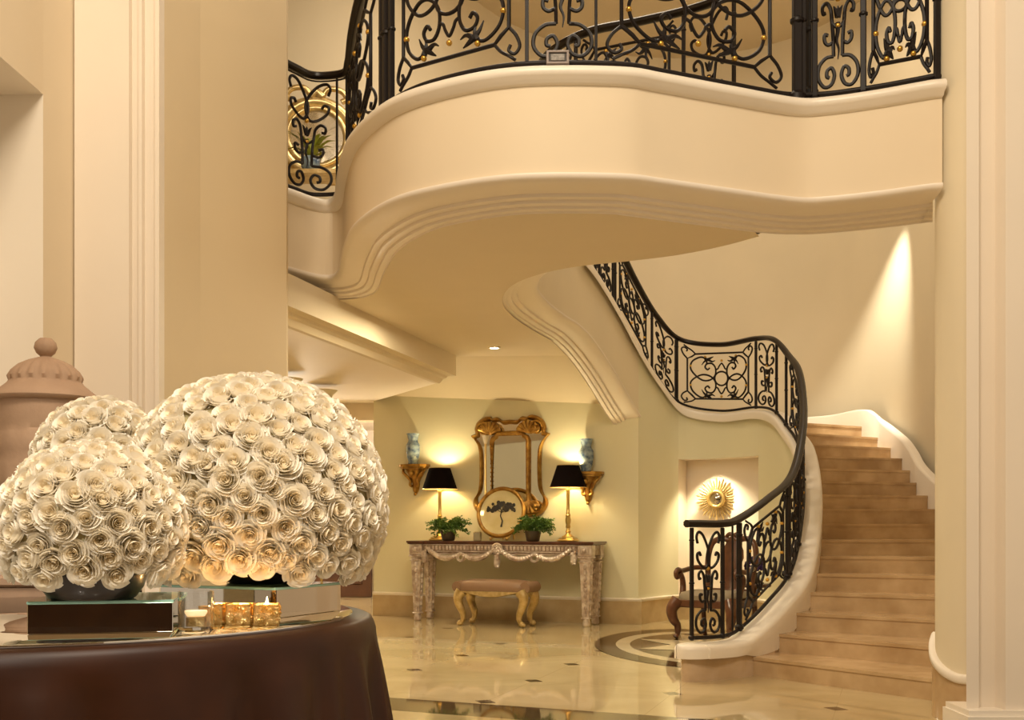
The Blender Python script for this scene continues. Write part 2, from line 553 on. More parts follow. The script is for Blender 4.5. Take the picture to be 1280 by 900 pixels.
# lounge seen far left
m = MB(); m.box((-4.6, 18.6, 1.4), (7, .1, 2.8)); struct(m.build('wall_lounge', M['plaster_light']))
m = MB(); m.box((-8, 11, 3.8), (.1, 17, 7.6)); struct(m.build('wall_lounge_side', M['plaster_green'], smooth=0))
m = MB(); m.box((-3.4, 14.5, 2.60), (3.3, .3, .24)); struct(m.build('trim_5', M['plaster_warm']))
pn = thing('panelled_door', 'dark brown wooden door at the far end of the lounge, beside the white roses', 'door', (-2.75, 17.6, 0))
m = MB(); m.cbox((0, 0, .99), (1.1, .06, 1.98), .01)
pn_leaf = m.build('door_leaf', M['doorwood'], pn)
m = MB()
for z in (.42, 1.0, 1.58):
    m.cbox((0, -.035, z), (.8, .03, .44), .012)
m.build('raised_panel', M['doorwood'], pn)

# ------------------------------------------------------------------ stair tables
INN = {1: (1.75, 8.6), 2: (2.02, 8.88), 3: (2.20, 9.15), 4: (2.40, 9.45), 5: (2.55, 9.72), 6: (2.66, 9.97), 7: (2.76, 10.2), 8: (2.86, 10.5), 9: (2.94, 10.78), 10: (3.0, 11.02), 11: (3.05, 11.3), 12: (3.09, 11.6), 13: (3.12, 11.85), 14: (3.12, 12.1), 15: (3.10, 12.35), 16: (3.05, 12.6)}
OUT = {1: (2.95, 7.0), 2: (3.3, 7.5), 3: (3.6, 8.05), 4: (3.8, 8.55), 5: (3.95, 9.0), 6: (4.06, 9.5), 7: (4.15, 10.0), 8: (4.2, 10.5), 9: (4.23, 11.0), 10: (4.25, 11.45), 11: (4.26, 11.8), 12: (4.30, 12.1), 13: (4.30, 12.35), 14: (4.31, 12.75), 15: (4.28, 13.1), 16: (4.14, 13.26)}
RISE = .144
stair = thing('curved_staircase', 'sweeping curved staircase of beige marble steps with white curbs', 'staircase', (2.3, 9, 0))
for k in range(1, 17):
    i0, o0 = V((*INN[k], 0)), V((*OUT[k], 0))
    if k < 16: i1, o1 = V((*INN[k + 1], 0)), V((*OUT[k + 1], 0))
    else: i1, o1 = V((2.2, 13.9, 0)), V((3.2, 14.8, 0))
    w = (o0 - i0).normalized(); f = V((w.y, -w.x, 0))
    i0 = i0 - w * (.05 if k > 2 else -.01); i1 = i1 - (o1 - i1).normalized() * .05
    bk = -f
    m = MB()
    z = k * RISE
    mid = [V((*OUT[16], 0)), V((4.1, 14.0, 0))] if k == 16 else []
    body = [i0, o0 + w * .04] + ([V((4.08, 13.95, 0))] if k == 16 else []) + [o1 + bk * .06 + w * .04, i1 + bk * .06]
    m.prism(body, max(0, z - RISE - .16), z - .022)
    t = [q.copy() for q in body]; t[0] = t[0] + f * .008; t[1] = t[1] + f * .008
    m.prism(t, z - .024, z)
    m.build('step', M['stepmarble'], stair, world=True, smooth=0)
# upper flight, hidden behind its own inner face
for k in range(10):
    sa = S_LAND1 + (S_FL + .5 - S_LAND1) * k / 10; sb = S_LAND1 + (S_FL + .5 - S_LAND1) * (k + 1) / 10
    (p, nr, h), (p2, nr2, h2) = RIB.at(sa), RIB.at(sb)
    z = min(ZB - .02, p2.z - .12)
    wd = 1.45 if k > 4 else 1.2
    q = [V((p.x, p.y, 0)) - nr * .1, V((p2.x, p2.y, 0)) - nr2 * .1, V((p2.x, p2.y, 0)) - nr2 * wd, V((p.x, p.y, 0)) - nr * wd]
    m = MB(); m.prism(q, max(z - .2, ZC + .02) if z > ZC + .1 else z - .2, z); m.build('step', M['stepmarble'], stair, world=True, smooth=0)
# curbs
curb_prof = [(.05, -.10), (.055, -.035), (.05, -.012), (.03, 0), (-.14, 0), (-.165, -.012), (-.172, -.035), (-.168, -.10), (-.165, -.26)]
p, nr, h = RIB.at(0)
tg = V((nr.y, -nr.x, 0))
nose, rg = [], []
for i in range(11):                 # rounded end of the curb in front of the newel
    a = PI / 2 * (1 - i / 10)
    c = V((p.x, p.y, 0)) - nr * .058
    nose.append([c + nr * ((o + .058) * max(.02, math.cos(a)) * (1.25 if o < 0 else 1)) - tg * (.19 * math.sin(a) * (1 - .12 * max(0, z + .02) / .02 if 0 < i < 10 else 1)) + V((0, 0, p.z + max(z, -.10))) for o, z in curb_prof])
NS_ = int((S_FL + .6) / .05)
for i in range(NS_ + 1):
    s = (S_FL + .6) * i / NS_
    q, n2, h2 = RIB.at(s)
    dr = -.10 - .16 * max(0, min(1, (s - .35) / .5))
    wid = 1.25 - .25 * max(0, min(1, s / .5))
    rg.append([V((q.x, q.y, 0)) + n2 * (o * (wid if o < -.1 else 1)) + V((0, 0, q.z + max(z, dr))) for o, z in curb_prof])
m = MB(); m.sweep(nose + rg)
m.build('curb', M['trim'], stair, world=True, smooth=50)
m = MB()
# marble foot under the curb's nose and on along the stair side
foot = []
for i in range(13):
    a = PI * i / 12
    c = V((p.x, p.y, 0)) - nr * .075
    foot.append(c + nr * (.070 * math.cos(a)) - tg * (.15 * math.sin(a)))
for s in (.3, .6, .8):
    q2 = RIB.at(s); foot.append(V((q2[0].x, q2[0].y, 0)) - q2[1] * .165)
q2 = RIB.at(.8); foot.append(V((q2[0].x, q2[0].y, 0)) - q2[1] * .006)
q2 = RIB.at(.4); foot.append(V((q2[0].x, q2[0].y, 0)) - q2[1] * .006)
m.prism(foot, 0, .175)
rings = []
for i in range(60):
    s = .5 + (S_LAND0 - .5) * i / 59
    q, n2, h2 = RIB.at(s)
    rings.append([V((q.x, q.y, z)) - n2 * .155 for z in (0, q.z - .2)])
m.sweep(rings)
m.build('curb_base', M['newelmarble'], stair, world=True)

OUTP = Path([(OUT[k][0] + .06, OUT[k][1], k * RISE + .2, 1) for k in range(1, 17)] + [(3.98, 13.95, 16 * RISE + .2, 1), (3.66, 14.5, 2.52, 1), (3.15, 14.9, 2.52, 1)], 1)
m = MB()
m.sweep(ribbon_rings(OUTP, 0, OUTP.L, [(.06, -.45), (.062, -.03), (.05, -.005), (.03, 0), (-.03, 0)]))
m.build('curb', M['trim'], stair, world=True, smooth=50)

# outer wall of the stair, up through both floors and round to the upper landing wall
ow = [V(q + (0,)) for q in ((3.07, 6.98), (3.73, 8.02), (4.10, 9.03), (4.31, 10.1), (4.41, 11.2), (4.46, 12.2), (4.43, 13.1), (4.24, 14.0), (3.87, 14.7), (3.25, 15.2), (2.4, 15.5), (1.5, 15.4), (.6, 15.0), (-.2, 14.2), (-.9, 13.0), (-1.7, 12.2), (-3.2, 11.8), (-6, 11.6))]
owc = cr(ow, 5)
m = MB(); m.sweep([[V((q.x, q.y, 0 if q.x > 2.6 else (2.2 if q.x > 1.9 else ZC + .02))), V((q.x, q.y, 7.6))] for q in owc]); struct(m.build('wall_stair', M['plaster']))
# rounded end of that wall beside the lowest steps
NC, NRAD = V((2.80, 6.65, 0)), .27
m = MB()
pts = [(NC.x - NRAD * math.sin(a), NC.y - NRAD * math.cos(a)) for a in [(-.3 + .5) * PI * 0 + i * PI / 20 - .35 * PI * 0 for i in range(0, 14)]]
pts = [(NC.x + NRAD * math.cos(a), NC.y + NRAD * math.sin(a)) for a in [-PI * .42 - i * PI * 1.05 / 26 for i in range(27)]]
pts += [(3.4, 6.92), (3.4, 6.3)]
m.prism(pts, 0, 7.6); struct(m.build('wall_end', M['plaster'], smooth=30))
# white base moulding and marble plinth round the rounded end; the moulding climbs with the steps
m = MB(); rings = []
for i in range(33):
    a = -PI * .38 - i * PI * .84 / 32
    z = .255 + .21 * max(0, (i - 15) / 17) ** 1.5
    rings.append([V((NC.x + (NRAD + o) * math.cos(a), NC.y + (NRAD + o) * math.sin(a), z + dz)) for o, dz in ((.0, .028), (.026, .028), (.036, .018), (.036, -.016), (.026, -.026), (.0, -.026))])
m.sweep(rings); struct(m.build('trim_6', M['trim'], smooth=50))
m = MB(); rings = []
for i in range(33):
    a = -PI * .38 - i * PI * .84 / 32
    z = .23 + .21 * max(0, (i - 15) / 17) ** 1.5
    rings.append([V((NC.x + (NRAD + .018) * math.cos(a), NC.y + (NRAD + .018) * math.sin(a), zz)) for zz in (z, 0)])
m.sweep(rings); struct(m.build('baseboard_wall_end', M['stepmarble']))
# right pilaster, stepped profile
m = MB()
pil = [(2.618, 6.45), (2.515, 6.2), (2.585, 6.2), (2.60, 6.24), (2.69, 6.24), (2.70, 6.19), (2.71, 6.15), (2.815, 6.15), (2.82, 6.3), (3.6, 6.3), (3.6, 6.45)]
m.prism(pil, 0, 7.6); struct(m.build('wall_right', M['plaster_light'], smooth=0))
m = MB(); m.box((2.68, 6.27, .05), (.40, .36, .10)); m.box((2.68, 6.28, .115), (.37, .33, .03)); struct(m.build('baseboard_right', M['trim'], smooth=0))

# left wall group
m = MB()
XL = -2.49
zt = 3.46
yj = 6.02
m.add([V((XL - .05, 5.0, zt)), V((XL - .03, yj, zt)), V((XL - .03, yj, 7.6)), V((XL - .05, 5.0, 7.6))], [(0, 1, 2, 3)])
m.add([V((XL - .03, yj, 0)), V((XL, 6.42, 0)), V((XL, 6.42, 7.6)), V((XL - .03, yj, 7.6))], [(0, 1, 2, 3)])
struct(m.build('wall_left', M['plaster_warm'], smooth=0))
m = MB()
m.add([V((XL - .03, yj, 0)), V((XL - .45, yj + .02, 0)), V((XL - .45, yj + .02, zt)), V((XL - .03, yj, zt))], [(0, 1, 2, 3)])
m.add([V((XL - .05, 5.0, zt)), V((XL - .45, 5.0, zt)), V((XL - .45, yj + .02, zt)), V((XL - .03, yj, zt))], [(0, 1, 2, 3)])
m.add([V((XL - .45, 5.0, 0)), V((XL - .45, yj + .02, 0)), V((XL - .45, yj + .02, zt)), V((XL - .45, 5.0, zt))], [(0, 1, 2, 3)])
struct(m.build('wall_left_recess', M['trim'], smooth=0))
m = MB()
fl = [(XL, 6.42), (XL + .005, 6.36), (XL + .315, 6.36), (XL + .32, 6.40), (XL + .36, 6.40), (XL + .365, 6.37), (XL + .385, 6.37), (XL + .39, 6.41), (XL + .45, 6.41), (XL + .455, 6.38), (XL + .48, 6.38), (XL + .485, 6.46)]
m.sweep([[V((x, y, 0)), V((x, y, 7.6))] for x, y in fl]); struct(m.build('wall_pilaster', M['plaster_light'], smooth=0))
m = MB()
fl = [(XL + .485, 6.46), (-1.92, 6.9), (-1.575, 7.82), (-1.62, 8.1), (-3.0, 8.3)]
m.sweep([[V((x, y, 0)), V((x, y, 7.6))] for x, y in fl]); struct(m.build('wall_pier', M['plaster_tan'], smooth=0))

# floor and medallion
m = MB(); m.add([(-9, -6, 0), (6, -6, 0), (6, 20, 0), (-9, 20, 0)], [(0, 1, 2, 3)]); struct(m.build('floor', M['floor'], smooth=0))
MC, RX, RY = V((1.90, 10.5, .003)), 1.12, 1.75


def ring(mb, r0, r1, z, n=72):
    vs = []
    for i in range(n):
        a = 2 * PI * i / n
        for r in (r0, r1): vs.append((MC.x + RX * r * math.cos(a), MC.y + RY * r * math.sin(a), z))
    mb.add(vs, [(2 * i, 2 * i + 1, 2 * ((i + 1) % n) + 1, 2 * ((i + 1) % n)) for i in range(n)])


M['inlaybrown'] = mat('brown inlay marble', (.075, .045, .02), .08, var=.3, vscale=3)
M['inlaycream'] = mat('cream inlay marble', (.66, .55, .36), .08, var=.1, vscale=3)
m = MB(); ring(m, .82, 1.0, .003); ring(m, .03, .70, .003); struct(m.build('floor_inlay_brown', M['inlaybrown'], smooth=0))
m = MB(); ring(m, .70, .82, .0032)
for k in range(8):
    a = k * PI / 4 + .2; b_ = PI / 8
    P = lambda r, t: (MC.x + RX * r * math.cos(t), MC.y + RY * r * math.sin(t), .0052)
    m.add([P(.0, 0), P(.36, a - b_), P(.68, a), P(.36, a + b_)], [(0, 1, 2, 3)])
struct(m.build('floor_inlay_cream', M['inlaycream'], smooth=0))
m = MB(); m.add([(-9, -6, 7.6), (6, -6, 7.6), (6, 20, 7.6), (-9, 20, 7.6)], [(3, 2, 1, 0)]); struct(m.build('ceiling_upper', M['ceiling'], smooth=0))

# the hall behind the viewpoint, seen in the mirrors
m = MB(); m.box((-1.5, -6, 3.8), (15, .2, 7.6)); struct(m.build('wall_front', M['plaster_warm'], smooth=0))
m = MB(); m.box((-1.5, -5.87, 1.1), (15, .06, 2.2)); m.box((-1.5, -5.86, 2.22), (15, .10, .06)); struct(m.build('wall_wainscot', M['doorwood'], smooth=0))

# ------------------------------------------------------------------ ironwork
def spiral(c, r0, r1, a0, a1, asp=1.0, n=18):
    return [V((c[0] + (r0 + (r1 - r0) * i / n) * math.cos(a0 + (a1 - a0) * i / n), c[1] + asp * (r0 + (r1 - r0) * i / n) * math.sin(a0 + (a1 - a0) * i / n), 0)) for i in range(n + 1)]


def c2(pts, n=7):
    return cr([(x, y, 0) for x, y in pts], n)


def mirror(pts, u=False, v=False):
    return [V((1 - p.x if u else p.x, 1 - p.y if v else p.y, 0)) for p in pts]


def wide_motif(asp):
    """curves in unit panel space (u,v); asp = width/height"""
    cur, beads = [], []
    a = max(.35, min(1.6, asp))
    iu, iv = .10, .13
    fr = [(iu, iv + .10), (iu, 1 - iv - .10), (iu + .05, 1 - iv - .05), (iu + .09, 1 - iv), (1 - iu - .09, 1 - iv), (1 - iu - .05, 1 - iv - .05), (1 - iu, 1 - iv - .10), (1 - iu, iv + .10), (1 - iu - .05, iv + .05), (1 - iu - .09, iv), (iu + .09, iv), (iu + .05, iv + .05), (iu, iv + .10)]
    cur.append(([V((x, y, 0)) for x, y in fr], 1.0))
    lobe = c2([(.33, .80), (.25, .83), (.16, .75), (.135, .63), (.18, .53), (.27, .455), (.36, .47), (.42, .55), (.425, .66), (.385, .735), (.325, .73), (.30, .675), (.33, .635), (.355, .665)])
    leafs = [c2([(.33, .80), (.29, .76), (.26, .70)], 5), c2([(.33, .80), (.38, .77), (.42, .79)], 5), c2([(.30, .82), (.32, .76), (.31, .72)], 5), c2([(.33, .80), (.37, .83), (.40, .85)], 5)]
    cap = c2([(.425, .64), (.455, .66), (.47, .70), (.5, .745), (.53, .70), (.545, .66), (.575, .64)], 5)
    scr = c2([(.10, .77), (.055, .83), (.035, .90), (.065, .945), (.10, .92), (.09, .885)], 6)
    scr2 = c2([(.19, .87), (.15, .92), (.10, .955), (.06, .985)], 5)
    for u in (False, True):
        for v in (False, True):
            cur.append((mirror(lobe, u, v), .95))
            for l in leafs: cur.append((mirror(l, u, v), -1.3))
            cur.append((mirror(scr, u, v), .85)); cur.append((mirror(scr2, u, v), .8))
            beads.append((abs(u - .135), abs(v - .66))); beads.append((abs(u - .30), abs(v - .84)))
    for v in (False, True):
        cur.append((mirror(cap, False, v), .85)); beads.append((.5, abs(v - .79)))
    ru = .085 if asp > 1 else .10
    cur.append(([V((.5 + ru * math.cos(t * PI / 12), .5 + min(.16, ru * asp) * math.sin(t * PI / 12), 0)) for t in range(25)], .95))
    return cur, beads


def narrow_motif(asp):
    cur, beads = [], []
    ys = asp
    foot = c2([(.40, .235), (.22, .225), (.07, .17), (.05, .09), (.18, .03), (.34, .04), (.42, .10), (.36, .155), (.26, .14), (.25, .10), (.31, .09)])
    stem = c2([(.40, .235), (.39, .36), (.36, .48), (.33, .56), (.24, .60), (.15, .575), (.16, .53), (.22, .535)])
    side = c2([(.385, .33), (.28, .315), (.20, .34), (.20, .385), (.28, .38)])
    top = c2([(.10, .86), (.06, .92), (.13, .965), (.28, .945), (.42, .87), (.52, .78), (.52, .70), (.43, .635), (.28, .645), (.12, .70), (.09, .755), (.17, .775), (.22, .745)])
    for u in (False, True):
        for c in (foot, stem, side, top): cur.append((mirror(c, u), .95))
    cur.append((c2([(.5, .46), (.5, .40), (.47, .34), (.52, .28), (.5, .21)], 6), -1.1))
    cur.append((c2([(.36, .47), (.43, .44), (.5, .425), (.57, .44), (.64, .47)], 5), .8))
    for dx in (-.10, 0, .10):
        cur.append((c2([(.5, .50), (.5 + dx * .6, .55), (.5 + dx, .575)], 5), -1.2))
    beads += [(.5, .44), (.5, .625)]
    return cur, beads


BEAD = {}


def railing(path, root, spans, gap0, top, r, beadr, hz=1.0):
    """spans: (kind, s0, s1); parts of ROOT"""
    cache = {}
    for kind, s0, s1 in spans:
        W = s1 - s0
        hm = path.at((s0 + s1) / 2)[2]

        def P(u, v):
            p, nr, h = path.at(s0 + u * W)
            return V((p.x, p.y, p.z + gap0 + v * (h - gap0 - top)))
        cur, beads = wide_motif(W / hm) if kind == 'W' else narrow_motif(W / hm)
        if kind == 'D':
            continue
        m = MB()
        for pts, k in cur:
            q = [P(p.x, p.y) for p in pts]
            if k < 0: m.tube(q, lambda t, k=k: r * -k * (1.25 - 1.0 * t), 5)
            else: m.tube(q, r * k, 6)
        sp = m.build('scroll_panel', M['iron'], root, world=True, smooth=60)
        if beadr not in BEAD:
            m = MB(); m.ball((0, 0, 0), beadr, 10); b0 = m.build('gilt_bead', M['gilt'], None, smooth=60)
            BEAD[beadr] = b0.data; bpy.data.objects.remove(b0)
        for u, v in beads:
            g = bpy.data.objects.new('gilt_bead', BEAD[beadr]); COL.objects.link(g); g.parent = sp
            g.location = P(u, v) - root.location; g['label'] = 'small gilt bead'
    return


def rail_strip(path, root, s0, s1, prof, zf, name, material, step=.04, ext0=None):
    m = MB(); rings = []
    k = max(2, int((s1 - s0) / step))
    for i in range(k + 1):
        s = s0 + (s1 - s0) * i / k
        p, nr, h = path.at(s)
        rings.append([V((p.x, p.y, p.z + zf(h) + z)) + nr * o for o, z in prof])
    if ext0: rings = [ [q + ext0 for q in rings[0]] ] + rings
    m.sweep(rings, closed_prof=True, cap=True)
    return m.build(name, material, root, world=True, smooth=50)


def octo(w, h):
    return [(w * .5 * math.cos(a), h * .5 * math.sin(a)) for a in [PI / 8 + i * PI / 4 for i in range(8)]]


def post(path, root, s, w, name='post', z0=0.016, foot=True, top=.03):
    p, nr, h = path.at(s)
    m = MB()
    tg = math.atan2(nr.y, nr.x)
    R = Matrix.Rotation(tg, 3, 'Z')
    m.cbox((p.x, p.y, p.z + z0 + (h - top - z0) / 2), (w, w, h - top - z0), w * .12, R)
    if foot:
        m.ball((p.x, p.y, p.z + z0 + w * .85), w * 1.05, 10, .8)
        for f_ in (.5, .86): m.ball((p.x, p.y, p.z + h * f_), w * .85, 10, .6)
    return m.build(name, M['iron'], root, world=True, smooth=40)


HR = [(x * 1.0, z) for x, z in octo(.078, .06)]
BR = octo(.03, .028)

bal = thing('balcony_railing', 'black wrought iron balcony railing with scrolls and gilt beads along the curved balcony edge', 'railing', LIP.at(LIP.L / 2)[0])
off = Path([(p.x - n_.x * .07, p.y - n_.y * .07, ZB, 1.0) for p, n_ in list(zip(LIP.p, LIP.nr))[::6]], -1)
sA = off.s_px(424, 0, off.L * .3)
smid = off.s_px(560, sA, off.L)
rail_strip(off, bal, 0, off.L, HR, lambda h: h, 'handrail', M['rail'])
rail_strip(off, bal, 0, off.L, octo(.036, .032), lambda h: .045, 'bottom_rail', M['iron'])
rail_strip(off, bal, 0, off.L, octo(.02, .012), lambda h: h - .045, 'top_bar', M['iron'])
f = lambda px: off.s_px(px, sA + .1, off.L)
cuts = [('N', off.s_px(359, 0, sA), off.s_px(417, 0, sA)), ('W', sA + .12, f(474)), ('W', f(494), f(656)), ('N', f(664), f(743)), ('W', f(750), f(985)), ('N', f(1021), f(1075)), ('W', f(1083), f(1168))]
railing(off, bal, cuts, .06, .04, .0125, .019)
for s in (cuts[0][1] - .02, cuts[0][2] + .03, sA + .09, f(660), f(745), f(656) + .005, f(748) - .01):
    post(off, bal, s, .016, 'baluster', .03, False)
for s in (f(477), f(489), f(1018), f(1079), f(1171)):
    post(off, bal, s, .034, 'post', -.02)
post(off, bal, f(483), .05, 'post', -.02)
post(off, bal, f(997), .055, 'post', -.02)
post(off, bal, f(1005), .03, 'post', -.02)

# stair railing from newel to the upper floor
sr = thing('stair_railing', 'black wrought iron stair railing with dark handrail sweeping up the curved staircase', 'railing', RIB.at(0)[0])
S_END = S_FL + .9
fs = lambda px, lo, hi: RIB.s_px(px, lo, hi)
s904, s925 = s_near(RIB, 1.60, 8.48), s_near(RIB, 1.763, 8.66)
s985, s1000 = s_near(RIB, 2.30, 9.35), s_near(RIB, 2.45, 9.65)
ppp = RIB.at(0)
tg0 = V((ppp[1].y, -ppp[1].x, 0))
rail_strip(RIB, sr, 0, S_END, HR, lambda h: h, 'handrail', M['rail'], ext0=-tg0 * .05)
rail_strip(RIB, sr, 0, S_END, octo(.034, .03), lambda h: .035, 'bottom_rail', M['iron'])
sL0, sL1 = fs(945, S_LAND0 - .3, S_LAND1), fs(848, S_LAND0, S_LAND1 + .2)
sG = s_near(RIB, 2.893, 12.35)
u1, u2, u3, u4, u5 = [fs(q, S_LAND1 - .1, S_FL + .8) for q in (843, 818, 812, 771, 764)]
spans = [('N', .03, s904 - .02), ('W', s925 + .05, s985 - .03), ('N', s985 + .08, s1000 + .12), ('W', s1000 + .2, s_near(RIB, 2.80, 10.75)), ('W', s_near(RIB, 2.84, 10.92), s_near(RIB, 2.95, 11.95)),
         ('N', sG - .02, sL0 - .03), ('W', sL0 + .03, sL1), ('N', u1, u2), ('W', u3, u4), ('N', u5, u5 + .3), ('W', u5 + .36, S_END - .05)]
railing(RIB, sr, spans, .05, .035, .0115, .016)
post(RIB, sr, .0, .026); post(RIB, sr, s904, .026); post(RIB, sr, s904 + (s925 - s904) * .55, .013, 'baluster', .03, False)
post(RIB, sr, s925, .036); post(RIB, sr, s985, .03); post(RIB, sr, s985 + .05, .03); post(RIB, sr, s1000 + .15, .03)
for s in (s_near(RIB, 2.82, 10.83), s_near(RIB, 2.95, 12.02), sG - .06, sL0, sL1 + .02, u1 - .02, (u2 + u3) / 2, (u4 + u5) / 2 - .03, (u4 + u5) / 2 + .03, u5 + .33):
    post(RIB, sr, s, .026)
# railing round the stairwell opening on the upper floor
wr = thing('stairwell_railing', 'black iron railing round the stairwell opening on the upper floor, seen behind the balcony railing', 'railing', RIB.at(RIB.L - .5)[0])
rail_strip(RIB, wr, S_END + .02, RIB.L, HR, lambda h: h, 'handrail', M['rail'])
rail_strip(RIB, wr, S_END + .02, RIB.L, octo(.034, .03), lambda h: .035, 'bottom_rail', M['iron'])
s = S_END + .08; kinds = ['W', 'N'] * 8; spans = []
for kd in kinds:
    wdt = .8 if kd == 'W' else .34
    if s + wdt > RIB.L: break
    spans.append((kd, s, s + wdt)); post(RIB, wr, s + wdt + .03, .024); s += wdt + .06
railing(RIB, wr, spans, .05, .035, .0115, .016)
post(RIB, wr, RIB.L - .01, .06); 
pl = thing('framed_plaque', 'small grey square plaque fixed to the foot of the balcony railing', 'plaque')
p, nr, h = off.at(f(696))
pl.location = p + nr * .09 + V((0, 0, .002)); pl.rotation_euler = (0, 0, math.atan2(nr.y, nr.x) + PI / 2)
RX15 = Matrix.Rotation(-.25, 3, 'X')
m = MB()
for cx, cz, sx, sz in ((0, .005, .13, .016), (0, .079, .13, .016), (-.057, .042, .016, .074), (.057, .042, .016, .074)): m.cbox(RX15 @ V((cx, 0, cz)), (sx, .018, sz), .003, RX15)
m.build('frame', M['sign'], pl)
m = MB(); m.cbox(RX15 @ V((0, .004, .042)), (.10, .008, .06), .002, RX15); m.build('inner_border', M['dark'], pl)
m = MB(); m.cbox(RX15 @ V((0, -.002, .042)), (.078, .008, .044), .002, RX15); m.build('face', M['signface'], pl)

# ------------------------------------------------------------------ console wall furniture
def wallpt(t, w, z=0):
    return W0 + WD * t + WN * w + V((0, 0, z))


RZ = math.atan2(WD.y, WD.x)       # local x along the wall, local -y into the hall
HC = .95
con = thing('console_table', 'long silver carved console table with brown wood top and garland swags', 'console table', wallpt(1.91, .30), RZ)
LEN, DP = 2.33, .50
m = MB()
tp = [(-LEN / 2, -DP / 2), (-LEN / 2 + .22, -DP / 2), (-LEN / 2 + .22, -DP / 2 + .03), (LEN / 2 - .22, -DP / 2 + .03), (LEN / 2 - .22, -DP / 2), (LEN / 2, -DP / 2), (LEN / 2, DP / 2), (-LEN / 2, DP / 2)]
m.prism(tp, HC - .022, HC); m.prism([(x * .992, y * .96) for x, y in tp], HC - .036, HC - .020)
m.build('table_top', M['wood'], con, smooth=20)
m = MB()
zA = HC - .036
m.cbox((0, -DP / 2 + .06, zA - .06), (LEN - .36, .03, .12), .004)
m.cbox((0, DP / 2 - .03, zA - .06), (LEN - .36, .03, .12), .004)
for sx in (-1, 1): m.cbox((sx * (LEN / 2 - .05), 0, zA - .06), (.03, DP - .2, .12), .004)
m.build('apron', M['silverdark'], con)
m = MB()
# fretwork in relief along the frieze
k = 0
while -LEN / 2 + .24 + k * .045 < LEN / 2 - .24:
    x = -LEN / 2 + .24 + k * .045
    if abs(x) > .08:
        m.cbox((x, -DP / 2 + .042, zA - .045), (.030, .014, .05), .005)
        m.ball((x, -DP / 2 + .036, zA - .045), .011, 8)
    k += 1
for z in (zA - .008, zA - .085, zA - .115): m.cbox((0, -DP / 2 + .043, z), (LEN - .40, .014, .012), .003)
m.build('frieze_lattice', M['silver'], con)
for sx in (-1, 1):
    for sy in (-1, 1):
        m = MB()
        x, y = sx * (LEN / 2 - .11), sy * (DP / 2 - .085)
        m.cbox((x, y, zA - .065), (.17, .13, .13), .006)
        m.cbox((x, y - .066 * 1, zA - .065), (.10, .02, .08), .008)
        m.ball((x, y - .075, zA - .065), .028, 10, 1)
        m.cbox((x, y, zA - .14), (.18, .14, .022), .006); m.cbox((x, y, zA - .165), (.13, .11, .03), .006); m.cbox((x, y, zA - .19), (.155, .125, .02), .006)
        z1, z0 = zA - .2, .10
        a, b = (.125, .105), (.075, .07)
        m.add([(x + s_ * w / 2, y + t_ * d / 2, z) for (w, d), z in ((b, z0), (a, z1)) for s_, t_ in ((-1, -1), (1, -1), (1, 1), (-1, 1))], [(3, 2, 1, 0), (4, 5, 6, 7), (0, 1, 5, 4), (1, 2, 6, 5), (2, 3, 7, 6), (3, 0, 4, 7)])
        for q in range(9):          # carved husks down the shaft
            z = z0 + .04 + q * (z1 - z0 - .08) / 8; t_ = (z - z0) / (z1 - z0)
            wy = b[1] + (a[1] - b[1]) * t_; wx = b[0] + (a[0] - b[0]) * t_
            m.ball((x, y - wy / 2, z), .017 + .008 * t_, 8, 1.5); m.ball((x + wx / 2, y, z), .016 + .006 * t_, 8, 1.5); m.ball((x - wx / 2, y, z), .016 + .006 * t_, 8, 1.5)
        m.cbox((x, y, z0 - .008), (.10, .09, .02), .005)
        m.lathe([(.03, 0), (.042, .012), (.045, .05), (.036, .085), (.04, .095)], 14, (x, y, 0))
        m.build('leg', M['silver'], con)
yf = -DP / 2 + .03


def swag(x0, x1, sag, zt_=zA - .05):
    return [V((x0 + (x1 - x0) * i / 28, yf - .018, zt_ - sag * math.sin(PI * i / 28) ** .9)) for i in range(29)]


